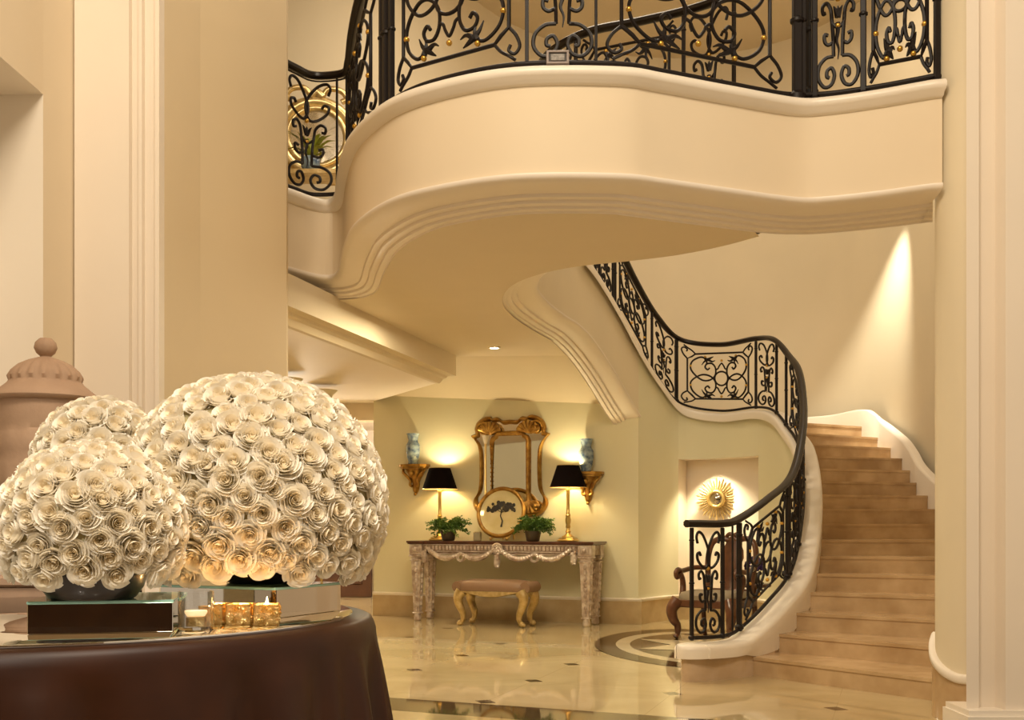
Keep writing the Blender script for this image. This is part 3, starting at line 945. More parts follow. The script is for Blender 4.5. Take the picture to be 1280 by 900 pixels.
for x0, x1 in ((-.90, -.46), (-.46, -.02), (.02, .46), (.46, .90)):
    e0 = 0 if abs(x0) > .8 or abs(x0) < .1 else -.055; 
    m = MB(); pts = []
    zs = lambda x: zA - (.045 if (abs(x) > .8 or abs(x) < .1) else .11)
    for i in range(29):
        t = i / 28
        pts.append(V((x0 + (x1 - x0) * t, yf - .02, zs(x0) * (1 - t) + zs(x1) * t - .085 * math.sin(PI * t))))
    m.tube(pts, lambda t: .017 + .018 * math.sin(PI * t), 8)
    for i in range(2, 27): m.ball(pts[i] + V((.004 * (-1) ** i, -.008, .006 * (-1) ** i)), .020 + .007 * math.sin(PI * i / 28), 7)
    m.build('garland', M['silver'], con)
for x, z, kind in ((0, zA - .05, 'r'), (-.46, zA - .15, 'w'), (.46, zA - .15, 'w'), (0, zA - .19, 't'), (-.93, zA - .15, 'p'), (.93, zA - .15, 'p')):
    m = MB()
    if kind == 'r':
        m.tube([(x + .055 * math.cos(a * PI / 12), yf - .02, z + .055 * math.sin(a * PI / 12)) for a in range(24)], .016, 7, True)
        for a in range(8): m.ball((x + .03 * math.cos(a * PI / 4), yf - .03, z + .03 * math.sin(a * PI / 4)), .015, 7)
        m.ball((x, yf - .035, z), .02, 8); m.build('rosette', M['silver'], con)
    elif kind == 'w':
        m.tube([(x + .042 * math.cos(a * PI / 12), yf - .02, z + .042 * math.sin(a * PI / 12)) for a in range(24)], .018, 7, True)
        m.build('wreath', M['silver'], con)
    else:
        L_ = .15 if kind == 't' else .14
        m.tube([(x, yf - .02, z + L_ / 2), (x, yf - .02, z), (x, yf - .02, z - L_ / 2)], lambda t: .02 + .02 * math.sin(PI * min(1, t * .8 + .1)), 9)
        for q in range(7): m.ball((x + .018 * (-1) ** q, yf - .036, z + L_ / 2 - q * L_ / 6.5), .017, 7)
        m.build('pendant_drop', M['silver'], con)

# bench
bn = thing('upholstered_bench', 'small brown leather bench with gold cabriole legs under the console table', 'bench', wallpt(1.97, .70), RZ)
BL, BD = .84, .40
m = MB(); rings = []
for i in range(25):
    t = -1 + 2 * i / 24
    w = (1 - abs(t) ** 6) ** (1 / 6) if abs(t) < 1 else 0.02
    rings.append([V((t * BL / 2, max(.02, w) * BD / 2 * x, .385 + max(.02, w) * z)) for x, z in ((-.97, .0), (-1.02, .05), (-.95, .10), (-.7, .125), (0, .14), (.7, .125), (.95, .10), (1.02, .05), (.97, 0))])
m.sweep(rings, cap=True)
# rolled end
m.tube([(BL / 2 - .01, -BD / 2 + .02, .44), (BL / 2 + .0, 0, .445), (BL / 2 - .01, BD / 2 - .02, .44)], .062, 14)
m.tube([(-BL / 2 + .01, -BD / 2 + .02, .44), (-BL / 2 + .0, 0, .445), (-BL / 2 + .01, BD / 2 - .02, .44)], .062, 14)
m.build('cushion', M['leather'], bn, smooth=60)
m = MB()
wave = lambda x: .365 - .028 * math.cos(x / (BL / 2) * PI * 1.0) * (1 if abs(x) < BL / 2 else 0) - .0
for sy in (-1, 1):
    m.sweep([[V((x, sy * (BD / 2 - .0), .395)), V((x, sy * (BD / 2 + .012), .392)), V((x, sy * (BD / 2 + .012), wave(x) - .004)), V((x, sy * (BD / 2 - .006), wave(x) - .012))] for x in [(-BL / 2 + .04) + i * (BL - .08) / 24 for i in range(25)]], True, True)
for sx in (-1, 1): m.cbox((sx * (BL / 2 - .03), 0, .375), (.02, BD - .04, .045), .004)
m.build('seat_rail', M['paleg'], bn)
for sx in (-1, 1):
    for sy in (-1, 1):
        m = MB()
        x, y = sx * (BL / 2 - .06), sy * (BD / 2 - .04)
        pts = cr([(x, y, .39), (x + sx * .035, y + sy * .01, .33), (x + sx * .03, y + sy * .01, .25), (x - sx * .01, y, .16), (x - sx * .02, y, .09), (x + sx * .0, y, .045), (x + sx * .03, y + sy * .012, .026)], 6)
        m.tube(pts, lambda t: .052 * (1 - t) ** 1.3 + .019 + (.012 if t > .86 else 0), 10)
        m.ball((x + sx * .025, y + sy * .008, .026), .033, 10, .78)
        m.build('leg', M['paleg'], bn, smooth=60)

# table lamps
def make_lamp():
    r = thing('table_lamp', '', 'lamp')
    m = MB()
    for s_, z0, z1 in ((.20, 0, .022), (.17, .022, .04), (.12, .04, .06)): m.cbox((0, 0, (z0 + z1) / 2), (s_, s_, z1 - z0), .005)
    m.lathe([(.055, .058), (.05, .07), (.028, .085), (.024, .10), (.034, .115), (.022, .13), (.02, .155)], 20)
    m.build('lamp_base', M['brass'], r)
    m = MB()
    m.lathe([(.018, .15), (.03, .165), (.022, .19), (.03, .215), (.034, .25), (.024, .285), (.032, .30), (.021, .315), (.019, .40), (.021, .58), (.026, .60), (.018, .61), (.012, .64)], 20)
    m.build('lamp_stem', M['brass'], r, smooth=60)
    m = MB(); m.lathe([(.212, .62), (.128, .875)], 40); m.f = [q for q in m.f if len(q) == 4]
    sh = m.build('lamp_shade', M['shade'], r, smooth=60)
    m = MB(); m.lathe([(.206, .622), (.122, .873)], 40); m.f = [tuple(reversed(q)) for q in m.f if len(q) == 4]
    m.build('shade_lining', M['shadein'], sh, smooth=60)
    m = MB()
    for R_, z in ((.211, .62), (.127, .875)):
        m = MB(); m.tube([(R_ * math.cos(a * PI / 20), R_ * math.sin(a * PI / 20), z) for a in range(40)], .004, 6, True)
        m.build('shade_ring', M['brass'], sh)
    m = MB(); m.lathe([(.012, .64), (.014, .67), (.030, .71), (.034, .74), (.022, .77), (.001, .78)], 14); m.build('bulb', M['bulb'], r, smooth=60)
    return r


l1 = make_lamp(); l1['label'] = 'black shaded brass lamp at the left end of the console, behind the trailing fern'
l2 = copy_tree(l1); l2['label'] = 'black shaded brass lamp on the bare end of the console, right of the bushy fern'
for o, t in ((l1, 1.03), (l2, 2.665)):
    o['group'] = 'console table lamps'
    o.location = wallpt(t, .225, HC + .001); o.rotation_euler = (0, 0, RZ)


def light(kind, name, loc, power, col=(1, .82, .55), size=.1, rot=None, spot=None, blend=.3, target=None, sy=None):
    d = bpy.data.lights.new(name, kind); d.energy = power; d.color = col
    if kind == 'AREA':
        d.size = size
        if sy: d.shape = 'RECTANGLE'; d.size_y = sy
    else: d.shadow_soft_size = size
    if kind == 'SPOT': d.spot_size = math.radians(spot); d.spot_blend = blend
    o = bpy.data.objects.new(name, d); COL.objects.link(o); o.location = loc
    if target is not None:
        o.rotation_euler = (V(target) - V(loc)).to_track_quat('-Z', 'Y').to_euler()
    return o


for t in (1.03, 2.665): light('POINT', 'lamp_light', wallpt(t, .225, HC + .80), 15, (1, .83, .48), .03)

# big gilt mirror
mr = thing('gilt_wall_mirror', 'large gilt framed mirror with shell corners hung above the console table', 'mirror', wallpt(1.87, .02, 1.83), RZ)
half = [(0, .565), (.10, .56), (.16, .60), (.24, .585), (.25, .61), (.33, .605), (.42, .55), (.455, .47), (.45, .41), (.505, .385), (.455, .33), (.41, .24), (.395, .10), (.395, -.10), (.405, -.25), (.43, -.33), (.475, -.40), (.47, -.47), (.42, -.54), (.33, -.59), (.22, -.59), (.12, -.57), (0, -.58)]
outl = half + [(-x, z) for x, z in reversed(half[1:-1])]
outl = [(p.x, p.y) for p in cr([(x, z, 0) for x, z in outl], 4, True)]
m = MB()
NP = len(outl)
rings = []
for sc, y in ((1.0, 0), (1.0, -.035), (.965, -.06), (.92, -.055), (.885, -.03), (.87, -.012)):
    rings.append([V((x * sc, y, z * (1 - (1 - sc) * .75))) for x, z in outl])
m.sweep([[r[k] for r in rings] for k in range(NP)] + [[r[0] for r in rings]])
m.build('frame', M['gold'], mr, smooth=50)
m = MB(); m.add([V((x * .89, -.014, z * .915)) for x, z in outl], [tuple(range(NP))]); m.build('mirror_border', M['mirror'], mr, smooth=0)
inr = [(-.22, -.52), (.22, -.52), (.22, .30), (.20, .34), (.17, .355), (.15, .39), (-.15, .39), (-.17, .355), (-.20, .34), (-.22, .30)]
m = MB()
m.tube([V((x * 1.06, -.03, z * 1.03)) for x, z in inr], .030, 8, True)
for i, (x, z) in enumerate([(inr[k][0] * (1 - t) + inr[(k + 1) % 10][0] * t, inr[k][1] * (1 - t) + inr[(k + 1) % 10][1] * t) for k, nn_ in ((0, 9), (1, 16), (9, 16), (5, 7)) for t in [j / nn_ for j in range(nn_)]]):
    m.ball((x * 1.06, -.052, z * 1.03), .013, 6)
m.build('inner_frame', M['gold'], mr, smooth=50)
m = MB(); m.add([V((x, -.022, z)) for x, z in inr], [tuple(range(10))]); m.build('mirror_glass', M['mirror'], mr, smooth=0)
for sx, cz in ((-1, .46), (1, .46), (-1, -.47), (1, -.47)):
    m = MB()
    sg = 1 if cz > 0 else -1
    for q in range(7):          # shell fan in the corner
        a = (PI * .15 + q * PI * .72 / 6)
        c = V((sx * .25, -.045, cz - sg * .06))
        e = c + V((sx * .15 * math.cos(a), -.01, sg * .14 * math.sin(a)))
        m.tube([c, c.lerp(e, .5) + V((0, -.02, 0)), e], lambda t: .012 + .02 * t, 7)
    m.tube([V((sx * .33, -.05, cz)) + V((.09 * math.cos(a * PI / 9) * sx, -.01, .085 * math.sin(a * PI / 9) * sg)) * (1 - a / 40) for a in range(22)], .016, 7)
    m.ball((sx * .33, -.065, cz), .035, 10)
    m.build('corner_shell', M['gold'], mr, smooth=60)

# wall brackets with vases
def make_bracket():
    r = thing('wall_bracket', '', 'wall bracket')
    m = MB()
    m.prism([(-.19, 0), (-.19, -.10), (-.13, -.17), (.13, -.17), (.19, -.10), (.19, 0)], -.03, 0)
    m.prism([(-.17, 0), (-.17, -.09), (-.115, -.15), (.115, -.15), (.17, -.09), (.17, 0)], -.055, -.03)
    m.build('shelf_top', M['gold'], r)
    m = MB(); rings = []
    for z, w, d in ((-.055, .14, .12), (-.09, .12, .11), (-.14, .09, .09), (-.19, .06, .065), (-.24, .045, .05), (-.27, .05, .055), (-.33, .035, .04), (-.365, .012, .015)):
        rings.append([V((w * math.cos(a), -d * math.sin(a), z)) for a in [i * PI / 12 for i in range(13)]])
    m.sweep(rings, cap=True)
    for sx in (-1, 1):
        m.tube(cr([(sx * .15, -.06, -.06), (sx * .13, -.09, -.10), (sx * .08, -.09, -.15), (sx * .05, -.06, -.20), (sx * .06, -.05, -.25), (sx * .03, -.05, -.27)], 5), .018, 7)
    m.ball((0, -.12, -.11), .035, 9); m.ball((0, -.03, -.365), .02, 8)
    m.build('scroll_support', M['gold'], r, smooth=60)
    return r


b1 = make_bracket(); b2 = copy_tree(b1)
b1['label'] = 'gilt wall bracket partly hidden behind the lamp left of the mirror'
b2['label'] = 'gilt wall bracket fully in view beside the console end lamp right of the mirror'
v1 = MB(); v1.lathe([(.055, 0), (.062, .012), (.058, .03), (.075, .08), (.088, .16), (.085, .24), (.062, .275), (.058, .30), (.066, .33), (.07, .355), (.082, .375), (.078, .378), (.06, .36)], 26)
v1 = v1.build('porcelain_vase', M['porcelain'], smooth=60)
v2_ = v1.copy(); COL.objects.link(v2_)
tag(v1, 'blue and white porcelain vase on the gilt bracket left of the mirror', 'vase', 'vases on wall brackets')
tag(v2_, 'blue and white porcelain vase on the gilt bracket right of the mirror', 'vase', 'vases on wall brackets')
for b, v, t, z in ((b1, v1, .60, 1.885), (b2, v2_, 2.84, 1.755)):
    b['group'] = 'gilt wall brackets'
    b.location = wallpt(t, .002, z); b.rotation_euler = (0, 0, RZ)
    v.location = wallpt(t, .09, z + .001)

# display plate on an easel
pt = thing('display_plate', 'round gold rimmed plate with tree design standing on console before the mirror', 'plate', wallpt(1.86, .205, HC + .010), RZ)
TL = Matrix.Translation((0, -.07, .322)) @ Matrix.Rotation(math.radians(90 - 12), 4, 'X')
m = MB(); m.lathe([(.001, .004), (.20, .004), (.235, .012), (.27, .03), (.275, .026), (.24, .0), (.001, -.006)], 48); m.xform(TL)
m.build('plate_disc', M['plate'], pt, smooth=40)
m = MB(); m.tube([(.285 * math.cos(a * PI / 32), .285 * math.sin(a * PI / 32), .028) for a in range(64)], .024, 9, True); m.xform(TL); m.build('gold_rim', M['gold'], pt, smooth=60)
m = MB()
m.tube([(.01, -.17, .010), (.02, -.10, .010), (-.01, -.04, .010), (.0, .04, .010)], lambda t: .011 - .006 * t, 6)
rnd = random.Random(3)
for q in range(46):
    a = rnd.uniform(-.15, PI + .15); rr = rnd.uniform(.04, .17)
    m.lathe([(rnd.uniform(.012, .03), 0), (.001, .003)], 7, (rr * math.cos(a) * 1.1, .03 + rr * .62 * math.sin(a), .0105))
for a in (.5, 1.1, 1.9, 2.6): m.tube([(0, .0, .010), (.08 * math.cos(a), .08 * math.sin(a), .010), (.15 * math.cos(a), .11 * math.sin(a), .010)], .004, 5)
m.xform(TL); tr = m.build('tree_motif', M['dark'], pt, smooth=0); tr['label'] = 'dark tree design on plate'
m = MB()
for sx in (-1, 1):
    m.tube(cr([(sx * .10, -.16, .004), (sx * .10, -.12, .03), (sx * .09, -.05, .06), (sx * .06, .08, .35), (sx * .07, .14, .005)], 5), .009, 7)
    m.ball((sx * .10, -.165, .02), .02, 8)
m.tube([(-.09, -.05, .06), (.09, -.05, .06)], .007, 6)
m.build('easel', M['brass'], pt, smooth=60)


# ferns
def fern(name, label, loc, rad, hgt, seed, nst, droop, pale=False):
    r = thing(name, label, 'plant', loc, RZ, 'ferns on the console table')
    rn = random.Random(seed)
    m = MB(); m.lathe([(.06, 0), (.075, .01), (.09, .09), (.095, .12), (.085, .12), (.075, .10)], 20); m.build('pot', M['potdark'], r, smooth=50)
    st, lf = MB(), MB()
    for q in range(nst):
        a = rn.uniform(0, 2 * PI); R_ = rad * rn.uniform(.35, 1.0); hh = hgt * rn.uniform(.45, 1.0) * (1.1 - .5 * R_ / rad)
        tip = V((R_ * math.cos(a) * 1.25, R_ * math.sin(a) * .48, max(.05, .12 + hh - droop * rn.random() * R_ / rad)))
        p0 = V((.03 * math.cos(a), .02 * math.sin(a), .11))
        mid = p0.lerp(tip, .5) + V((0, 0, .05))
        pts = cr([p0, mid, tip], 5)
        st.tube(pts, .002, 4)
        for k, p in enumerate(pts[3:]):
            for e in range(3):
                d = V((rn.uniform(-1, 1), rn.uniform(-1, 1), rn.uniform(-.4, .9))).normalized()
                up = d.orthogonal().normalized(); sd = d.cross(up)
                l, w = rn.uniform(.022, .042), rn.uniform(.008, .014)
                lf.add([p, p + d * l * .5 + sd * w + up * .004, p + d * l, p + d * l * .5 - sd * w + up * .004], [(0, 1, 2, 3)])
    st.build('stems', M['leaf'], r)
    g = lf.build('foliage', M['leaf'], r, smooth=0); g['kind'] = 'stuff'
    return r


fern('potted_fern', 'trailing green fern in a dark pot between the left lamp and the round plate', wallpt(1.235, .42, HC), .24, .22, 5, 95, .16)
fern('potted_fern', 'bushy green fern on the console between the round plate and the right lamp', wallpt(2.31, .43, HC), .225, .21, 9, 120, .14)
m = MB(); m.cbox((0, 0, .055), (.09, .05, .11), .006); m.cbox((0, -.026, .055), (.07, .004, .085), .004)
tag(m.build('card_holder', M['mirrordark']), 'small reflective block standing on console between left fern and round plate', 'ornament')
bpy.data.objects['card_holder'].location = wallpt(1.585, .36, HC); bpy.data.objects['card_holder'].rotation_euler = (0, 0, RZ)

# sunburst mirror in the niche
nc = qa.lerp(qb, .60); nc = nc - nn * .01
sb = thing('sunburst_mirror', 'round gold sunburst mirror hanging in the lit niche', 'mirror', (nc.x + nn.x * .03, nc.y + nn.y * .03, 1.45), math.atan2(nn.y, nn.x) + PI / 2)
m = MB()
for k in range(36):
    a = 2 * PI * k / 36; l = .265 if k % 2 else .235
    d = V((math.cos(a), 0, math.sin(a))); s_ = V((-math.sin(a), 0, math.cos(a)))
    m.add([d * .08 + s_ * .008, d * .08 - s_ * .008, d * (l - .03) - s_ * .014, d * l, d * (l - .03) + s_ * .014, d * .08 + V((0, -.014, 0)), d * (l - .03) + V((0, -.014, 0))],
          [(1, 2, 6, 5), (2, 3, 6), (3, 4, 6), (4, 0, 5, 6), (0, 4, 3, 2, 1)])
m.build('sun_rays', M['paleg'], sb, smooth=0)
m = MB(); m.tube([(.092 * math.cos(a * PI / 20), -.02, .092 * math.sin(a * PI / 20)) for a in range(40)], .022, 9, True); m.build('ring_frame', M['brass'], sb, smooth=60)
m = MB(); m.lathe([(.085, 0), (.06, .016), (.03, .024), (.001, .027)], 28); m.xform(Matrix.Translation((0, -.015, 0)) @ Matrix.Rotation(PI / 2, 4, 'X')); m.build('mirror_glass', M['mirrordark'], sb, smooth=60)

# armchair in front of the niche
ch = thing('armchair', 'carved walnut armchair with scrolled arms standing in front of the lit niche', 'armchair', (2.06, 11.25, 0), math.radians(-38))
SW, SD, SZ = .64, .56, .42
m = MB(); rings = []
for i in range(17):
    t = -1 + 2 * i / 16; w = max(.03, (1 - abs(t) ** 5) ** .2)
    rings.append([V((t * SW / 2, y * SD / 2 * w - .02, SZ + z * w)) for y, z in ((-1, -.03), (-1.02, .02), (-.85, .055), (0, .07), (.85, .055), (1.0, .02), (1, -.03))])
m.sweep(rings, cap=True); m.build('seat_cushion', M['seatcloth'], ch, smooth=60)
m = MB()
for y in (-SD / 2 - .01, SD / 2 - .03): m.cbox((0, y, SZ - .06), (SW - .02, .045, .075), .008)
for x in (-SW / 2 + .02, SW / 2 - .02): m.cbox((x, -.02, SZ - .06), (.045, SD - .04, .075), .008)
m.build('seat_frame', M['chairwood'], ch)
for sx in (-1, 1):
    m = MB(); x = sx * (SW / 2 - .03); y = -SD / 2 - .0
    m.tube(cr([(x, y, SZ - .03), (x + sx * .04, y - .05, SZ - .12), (x + sx * .025, y - .045, SZ - .22), (x - sx * .0, y - .01, .14), (x, y - .005, .06), (x + sx * .012, y - .03, .018)], 6), lambda t: .052 * (1 - t) ** 1.2 + .02 + (.008 if t > .9 else 0), 10)
    m.build('leg', M['chairwood'], ch, smooth=60)
    m = MB(); y = SD / 2 - .04
    m.tube(cr([(x, y, SZ - .03), (x, y + .02, .2), (x + sx * .01, y + .07, .0)], 6), lambda t: .03 - .008 * t, 8); m.build('leg', M['chairwood'], ch, smooth=60)
    m = MB(); xa = sx * (SW / 2 + .01)
    m.tube(cr([(sx * (SW / 2 - .06), SD / 2 - .04, .70), (xa, .12, .70), (xa + sx * .02, -.08, .675), (xa, -.20, .69), (xa, -.245, .66), (xa, -.225, .615), (xa, -.185, .63), (xa, -.19, .655)], 6), .026, 9)
    m.tube(cr([(xa, -.17, .67), (xa + sx * .01, -.10, .60), (xa - sx * .01, -.12, .50), (xa - sx * .02, -.16, SZ - .05)], 6), lambda t: .024 + .012 * t, 9)
    m.build('arm', M['chairwood'], ch, smooth=60)
m = MB(); yb = SD / 2 - .03
for sx in (-1, 1):
    m.tube(cr([(sx * .24, yb, SZ - .04), (sx * .25, yb + .03, .60), (sx * .27, yb + .07, .80), (sx * .235, yb + .10, .95), (sx * .14, yb + .11, 1.0), (sx * .05, yb + .115, .985), (0, yb + .115, 1.01)], 6), .03, 9)
m.tube(cr([(-.10, yb + .115, 1.0), (-.05, yb + .11, 1.045), (0, yb + .11, 1.035), (.05, yb + .11, 1.045), (.10, yb + .115, 1.0)], 5), .022, 8)
m.cbox((0, yb + .005, SZ + .04), (.46, .035, .06), .006)
m.build('back_frame', M['chairwood'], ch, smooth=60)
m = MB(); rings = []
for z, w, y in ((SZ + .05, .10, .005), (.56, .085, .03), (.64, .07, .045), (.72, .10, .06), (.80, .13, .08), (.88, .12, .095), (.95, .085, .105), (.99, .07, .11)):
    rings.append([V((x * w, yb + y + dy, z)) for x, dy in ((-1, 0), (-.6, -.016), (0, -.02), (.6, -.016), (1, 0), (.6, .012), (-.6, .012))])
m.sweep(rings, True, True); m.build('back_splat', M['chairwood'], ch, smooth=60)

# second chair arm and a bowl of purple flowers beside the armchair, half hidden by the railing
st_ = thing('side_table', 'small round wooden side table beside the armchair, behind the stair railing', 'side table', (2.50, 11.55, 0))
m = MB(); m.lathe([(.001, .50), (.16, .50), (.17, .51), (.17, .525), (.16, .535), (.001, .535)], 30); m.build('table_top', M['chairwood'], st_, smooth=40)
m = MB(); m.lathe([(.02, .0), (.10, .01), (.11, .03), (.04, .06), (.025, .12), (.035, .2), (.02, .26), (.025, .42), (.05, .5)], 20); m.build('pedestal', M['chairwood'], st_, smooth=60)
pf = thing('purple_flowers', 'bunch of purple flowers in a small vase on the side table behind the stair railing', 'flowers', (2.50, 11.55, .536))
m = MB(); m.lathe([(.035, 0), (.05, .03), (.045, .08), (.03, .10), (.038, .115)], 18); m.build('vase', M['potdark'], pf, smooth=60)
m = MB(); rn = random.Random(4)
for q in range(90):
    a, b = rn.uniform(0, 2 * PI), rn.uniform(-.5, 1.5); R_ = .085
    c = V((R_ * math.cos(a) * math.cos(b), R_ * math.sin(a) * math.cos(b), .18 + R_ * math.sin(b)))
    m.ball(c, rn.uniform(.014, .024), 6)
g = m.build('blossoms', M['purple'], pf, smooth=0); g['kind'] = 'stuff'

# upstairs gold mirror and plant behind the railing
um = thing('round_gilt_mirror', 'round gilt mirror standing upstairs behind the left end of the balcony railing', 'mirror', (-1.97, 11.3, 5.05), math.radians(8))
m = MB(); m.tube([(.36 * math.cos(a * PI / 24), 0, .36 * math.sin(a * PI / 24)) for a in range(48)], .055, 10, True)
m.tube([(.29 * math.cos(a * PI / 24), -.02, .29 * math.sin(a * PI / 24)) for a in range(48)], .028, 8, True); m.build('ring_frame', M['paleg'], um, smooth=60)
m = MB(); m.lathe([(.001, 0), (.31, 0)], 48); m.xform(Matrix.Rotation(PI / 2, 4, 'X')); m.build('mirror_glass', M['mirror'], um, smooth=0)
m = MB()
for sx in (-1, 1):
    m.tube(cr([(sx * .05, -.02, .40), (sx * .12, -.03, .48), (sx * .24, -.03, .47), (sx * .30, -.02, .40), (sx * .25, -.02, .36)], 6), .03, 8)
    m.tube(cr([(sx * .04, -.02, -.40), (sx * .15, -.03, -.46), (sx * .28, -.02, -.42)], 6), .03, 8)
m.tube([(-.06, -.02, .40), (0, -.03, .46), (.06, -.02, .40)], .045, 10); m.tube([(-.05, -.02, -.40), (.05, -.02, -.40)], .03, 8); m.tube([(-.30, -.02, .40), (-.40, -.01, 0), (-.28, -.02, -.42)], .02, 8)
m.build('crest', M['paleg'], um, smooth=60)
ut = thing('half_round_console', 'gold half round console upstairs under the round gilt mirror, behind the balcony railing', 'console table', (-1.97, 11.0, ZB))
m = MB(); m.prism([(-.6, .2), (-.6, 0), (-.4, -.16), (.4, -.16), (.6, 0), (.6, .2)], .80, .84); m.build('table_top', M['paleg'], ut)
for x, y in ((-.52, .1), (.52, .1), (-.36, -.1), (.36, -.1)):
    m = MB(); m.tube(cr([(x, y, .80), (x * 1.05, y, .6), (x * .9, y, .3), (x, y, .0)], 5), lambda t: .035 - .015 * t, 8); m.build('leg', M['paleg'], ut, smooth=60)
up_ = thing('orchid_plant', 'yellow green potted plant upstairs before the round gilt mirror', 'plant', (-1.97, 10.95, ZB + .84))
m = MB(); m.lathe([(.05, 0), (.09, .04), (.10, .12), (.08, .14), (.07, .12)], 18); m.build('pot', M['porcelain'], up_, smooth=60)
m = MB(); rn = random.Random(8)
for q in range(34):
    a = rn.uniform(0, 2 * PI); l = rn.uniform(.12, .30); hh = rn.uniform(.02, .28)
    p0 = V((0, 0, .12)); t_ = V((l * math.cos(a), l * math.sin(a) * .6, .14 + hh)); md = p0.lerp(t_, .55) + V((0, 0, .06))
    sd = V((-math.sin(a), math.cos(a), 0)) * .022
    pts = cr([p0, md, t_], 4)
    m.sweep([[p + sd * (1 - abs(2 * k / (len(pts) - 1) - 1) ** 2 * .9), p, p - sd * (1 - abs(2 * k / (len(pts) - 1) - 1) ** 2 * .9)] for k, p in enumerate(pts)])
m.build('leaves', M['leaflight'], up_, smooth=60)

# torchiere lamps in the lounge
def torchiere():
    r = thing('torchiere_lamp', '', 'floor lamp')
    m = MB(); m.lathe([(.02, 1.90), (.035, 1.93), (.05, 1.99), (.085, 2.07), (.135, 2.13), (.175, 2.16), (.18, 2.165), (.13, 2.14), (.03, 2.0)], 28); m.build('lamp_bowl', M['frost'], r, smooth=60)
    m = MB(); m.lathe([(.016, .05), (.016, 1.91)], 12); m.build('pole', M['brass'], r, smooth=60)
    m = MB(); m.lathe([(.16, 0), (.16, .02), (.05, .05), (.016, .07)], 24); m.build('base', M['brass'], r, smooth=60)
    return r


t1 = torchiere(); t1['label'] = 'pale torchiere bowl lamp in the lounge just above the largest rose ball'
t2 = copy_tree(t1); t2['label'] = 'pale torchiere bowl lamp in the lounge half hidden by the plain pier'
q = PX(402, 655, 12.5); t1.location = (q.x, q.y, .46); q = PX(357, 655, 11.5); t2.location = (q.x, q.y, .46)
for o in (t1, t2): o['group'] = 'lounge torchieres'; o.location.z = 0; o.scale = (1, 1, 1.22)

# recessed downlight
dl = thing('recessed_downlight', 'small bright downlight recessed in the ceiling above the console table', 'downlight', (PX(618, 433, 11.7).x, 11.7, ZC))
m = MB(); m.tube([(.055 * math.cos(a * PI / 12), .055 * math.sin(a * PI / 12), -.004) for a in range(24)], .010, 8, True); m.build('trim_ring', M['trim'], dl, smooth=60)
m = MB(); m.lathe([(.001, -.004), (.05, -.004)], 24); m.build('lens', M['lens'], dl, smooth=0)

# ------------------------------------------------------------------ flower table
TC, TR, TZ = V((-1.64, 4.0, 0)), 1.06, .829
m = MB(); rings = []
NA = 220
for k in range(26):
    t = k / 25
    ring_ = []
    for i in range(NA):
        a = 2 * PI * i / NA
        fold = .5 * math.sin(19 * a) + .3 * math.sin(31 * a + 1.3) + .2 * math.sin(47 * a + .4)
        if t < .12: r = 1.13 * (t / .12) ** .5 * (.985) if k else .0; z = TZ - .012
        elif t < .28:
            u = (t - .12) / .16; r = 1.113 + .035 * math.sin(u * PI / 2); z = TZ - .012 - .075 * (1 - math.cos(u * PI / 2))
        else:
            u = (t - .28) / .72; r = 1.148 + .075 * u + .085 * fold * u ** .6; z = TZ - .087 - (TZ - .095) * u
        ring_.append(V((TC.x + r * math.cos(a), TC.y + r * math.sin(a), z)))
    rings.append(ring_)
m.sweep([[r[i] for r in rings] for i in range(NA)] + [[r[0] for r in rings]])
tag(m.build('tablecloth', M['cloth'], smooth=60), 'dark chocolate satin tablecloth hanging in folds from the round flower table', 'tablecloth')
m = MB(); m.lathe([(.001, TZ - .010), (TR, TZ - .010), (TR, TZ - .003), (TR - .006, TZ), (.001, TZ)], 120, (TC.x, TC.y, 0))
tag(m.build('round_mirror_top', M['mirror'], smooth=30), 'large round mirror lying flat on the dark tablecloth under the roses', 'mirror')


def mirror_box(label, c, rz, sx, sy, h):
    r = thing('mirror_riser', label, 'mirrored riser', (c[0], c[1], TZ + .001), rz, 'mirrored risers on the flower table')
    m = MB(); m.cbox((0, 0, h / 2 - .004), (sx, sy, h - .008), .002); m.build('body', M['mirrordark'], r, smooth=0)
    m = MB(); m.cbox((0, 0, h - .005), (sx + .004, sy + .004, .009), .002); m.build('glass_top', M['glassedge'], r, smooth=0)
    return TZ + .001 + h


zb1 = mirror_box('low mirrored riser with green glass edge under the front left rose ball', (-1.245, 3.475), math.radians(12), .405, .40, .096)
zb2 = mirror_box('mirrored riser box turned cornerwise under the largest rose ball', (-.945, 4.075), math.radians(66), .40, .50, .105)
zb3 = mirror_box('tall mirrored riser under the rearmost rose ball', (-1.72, 4.62), math.radians(20), .36, .36, .30)


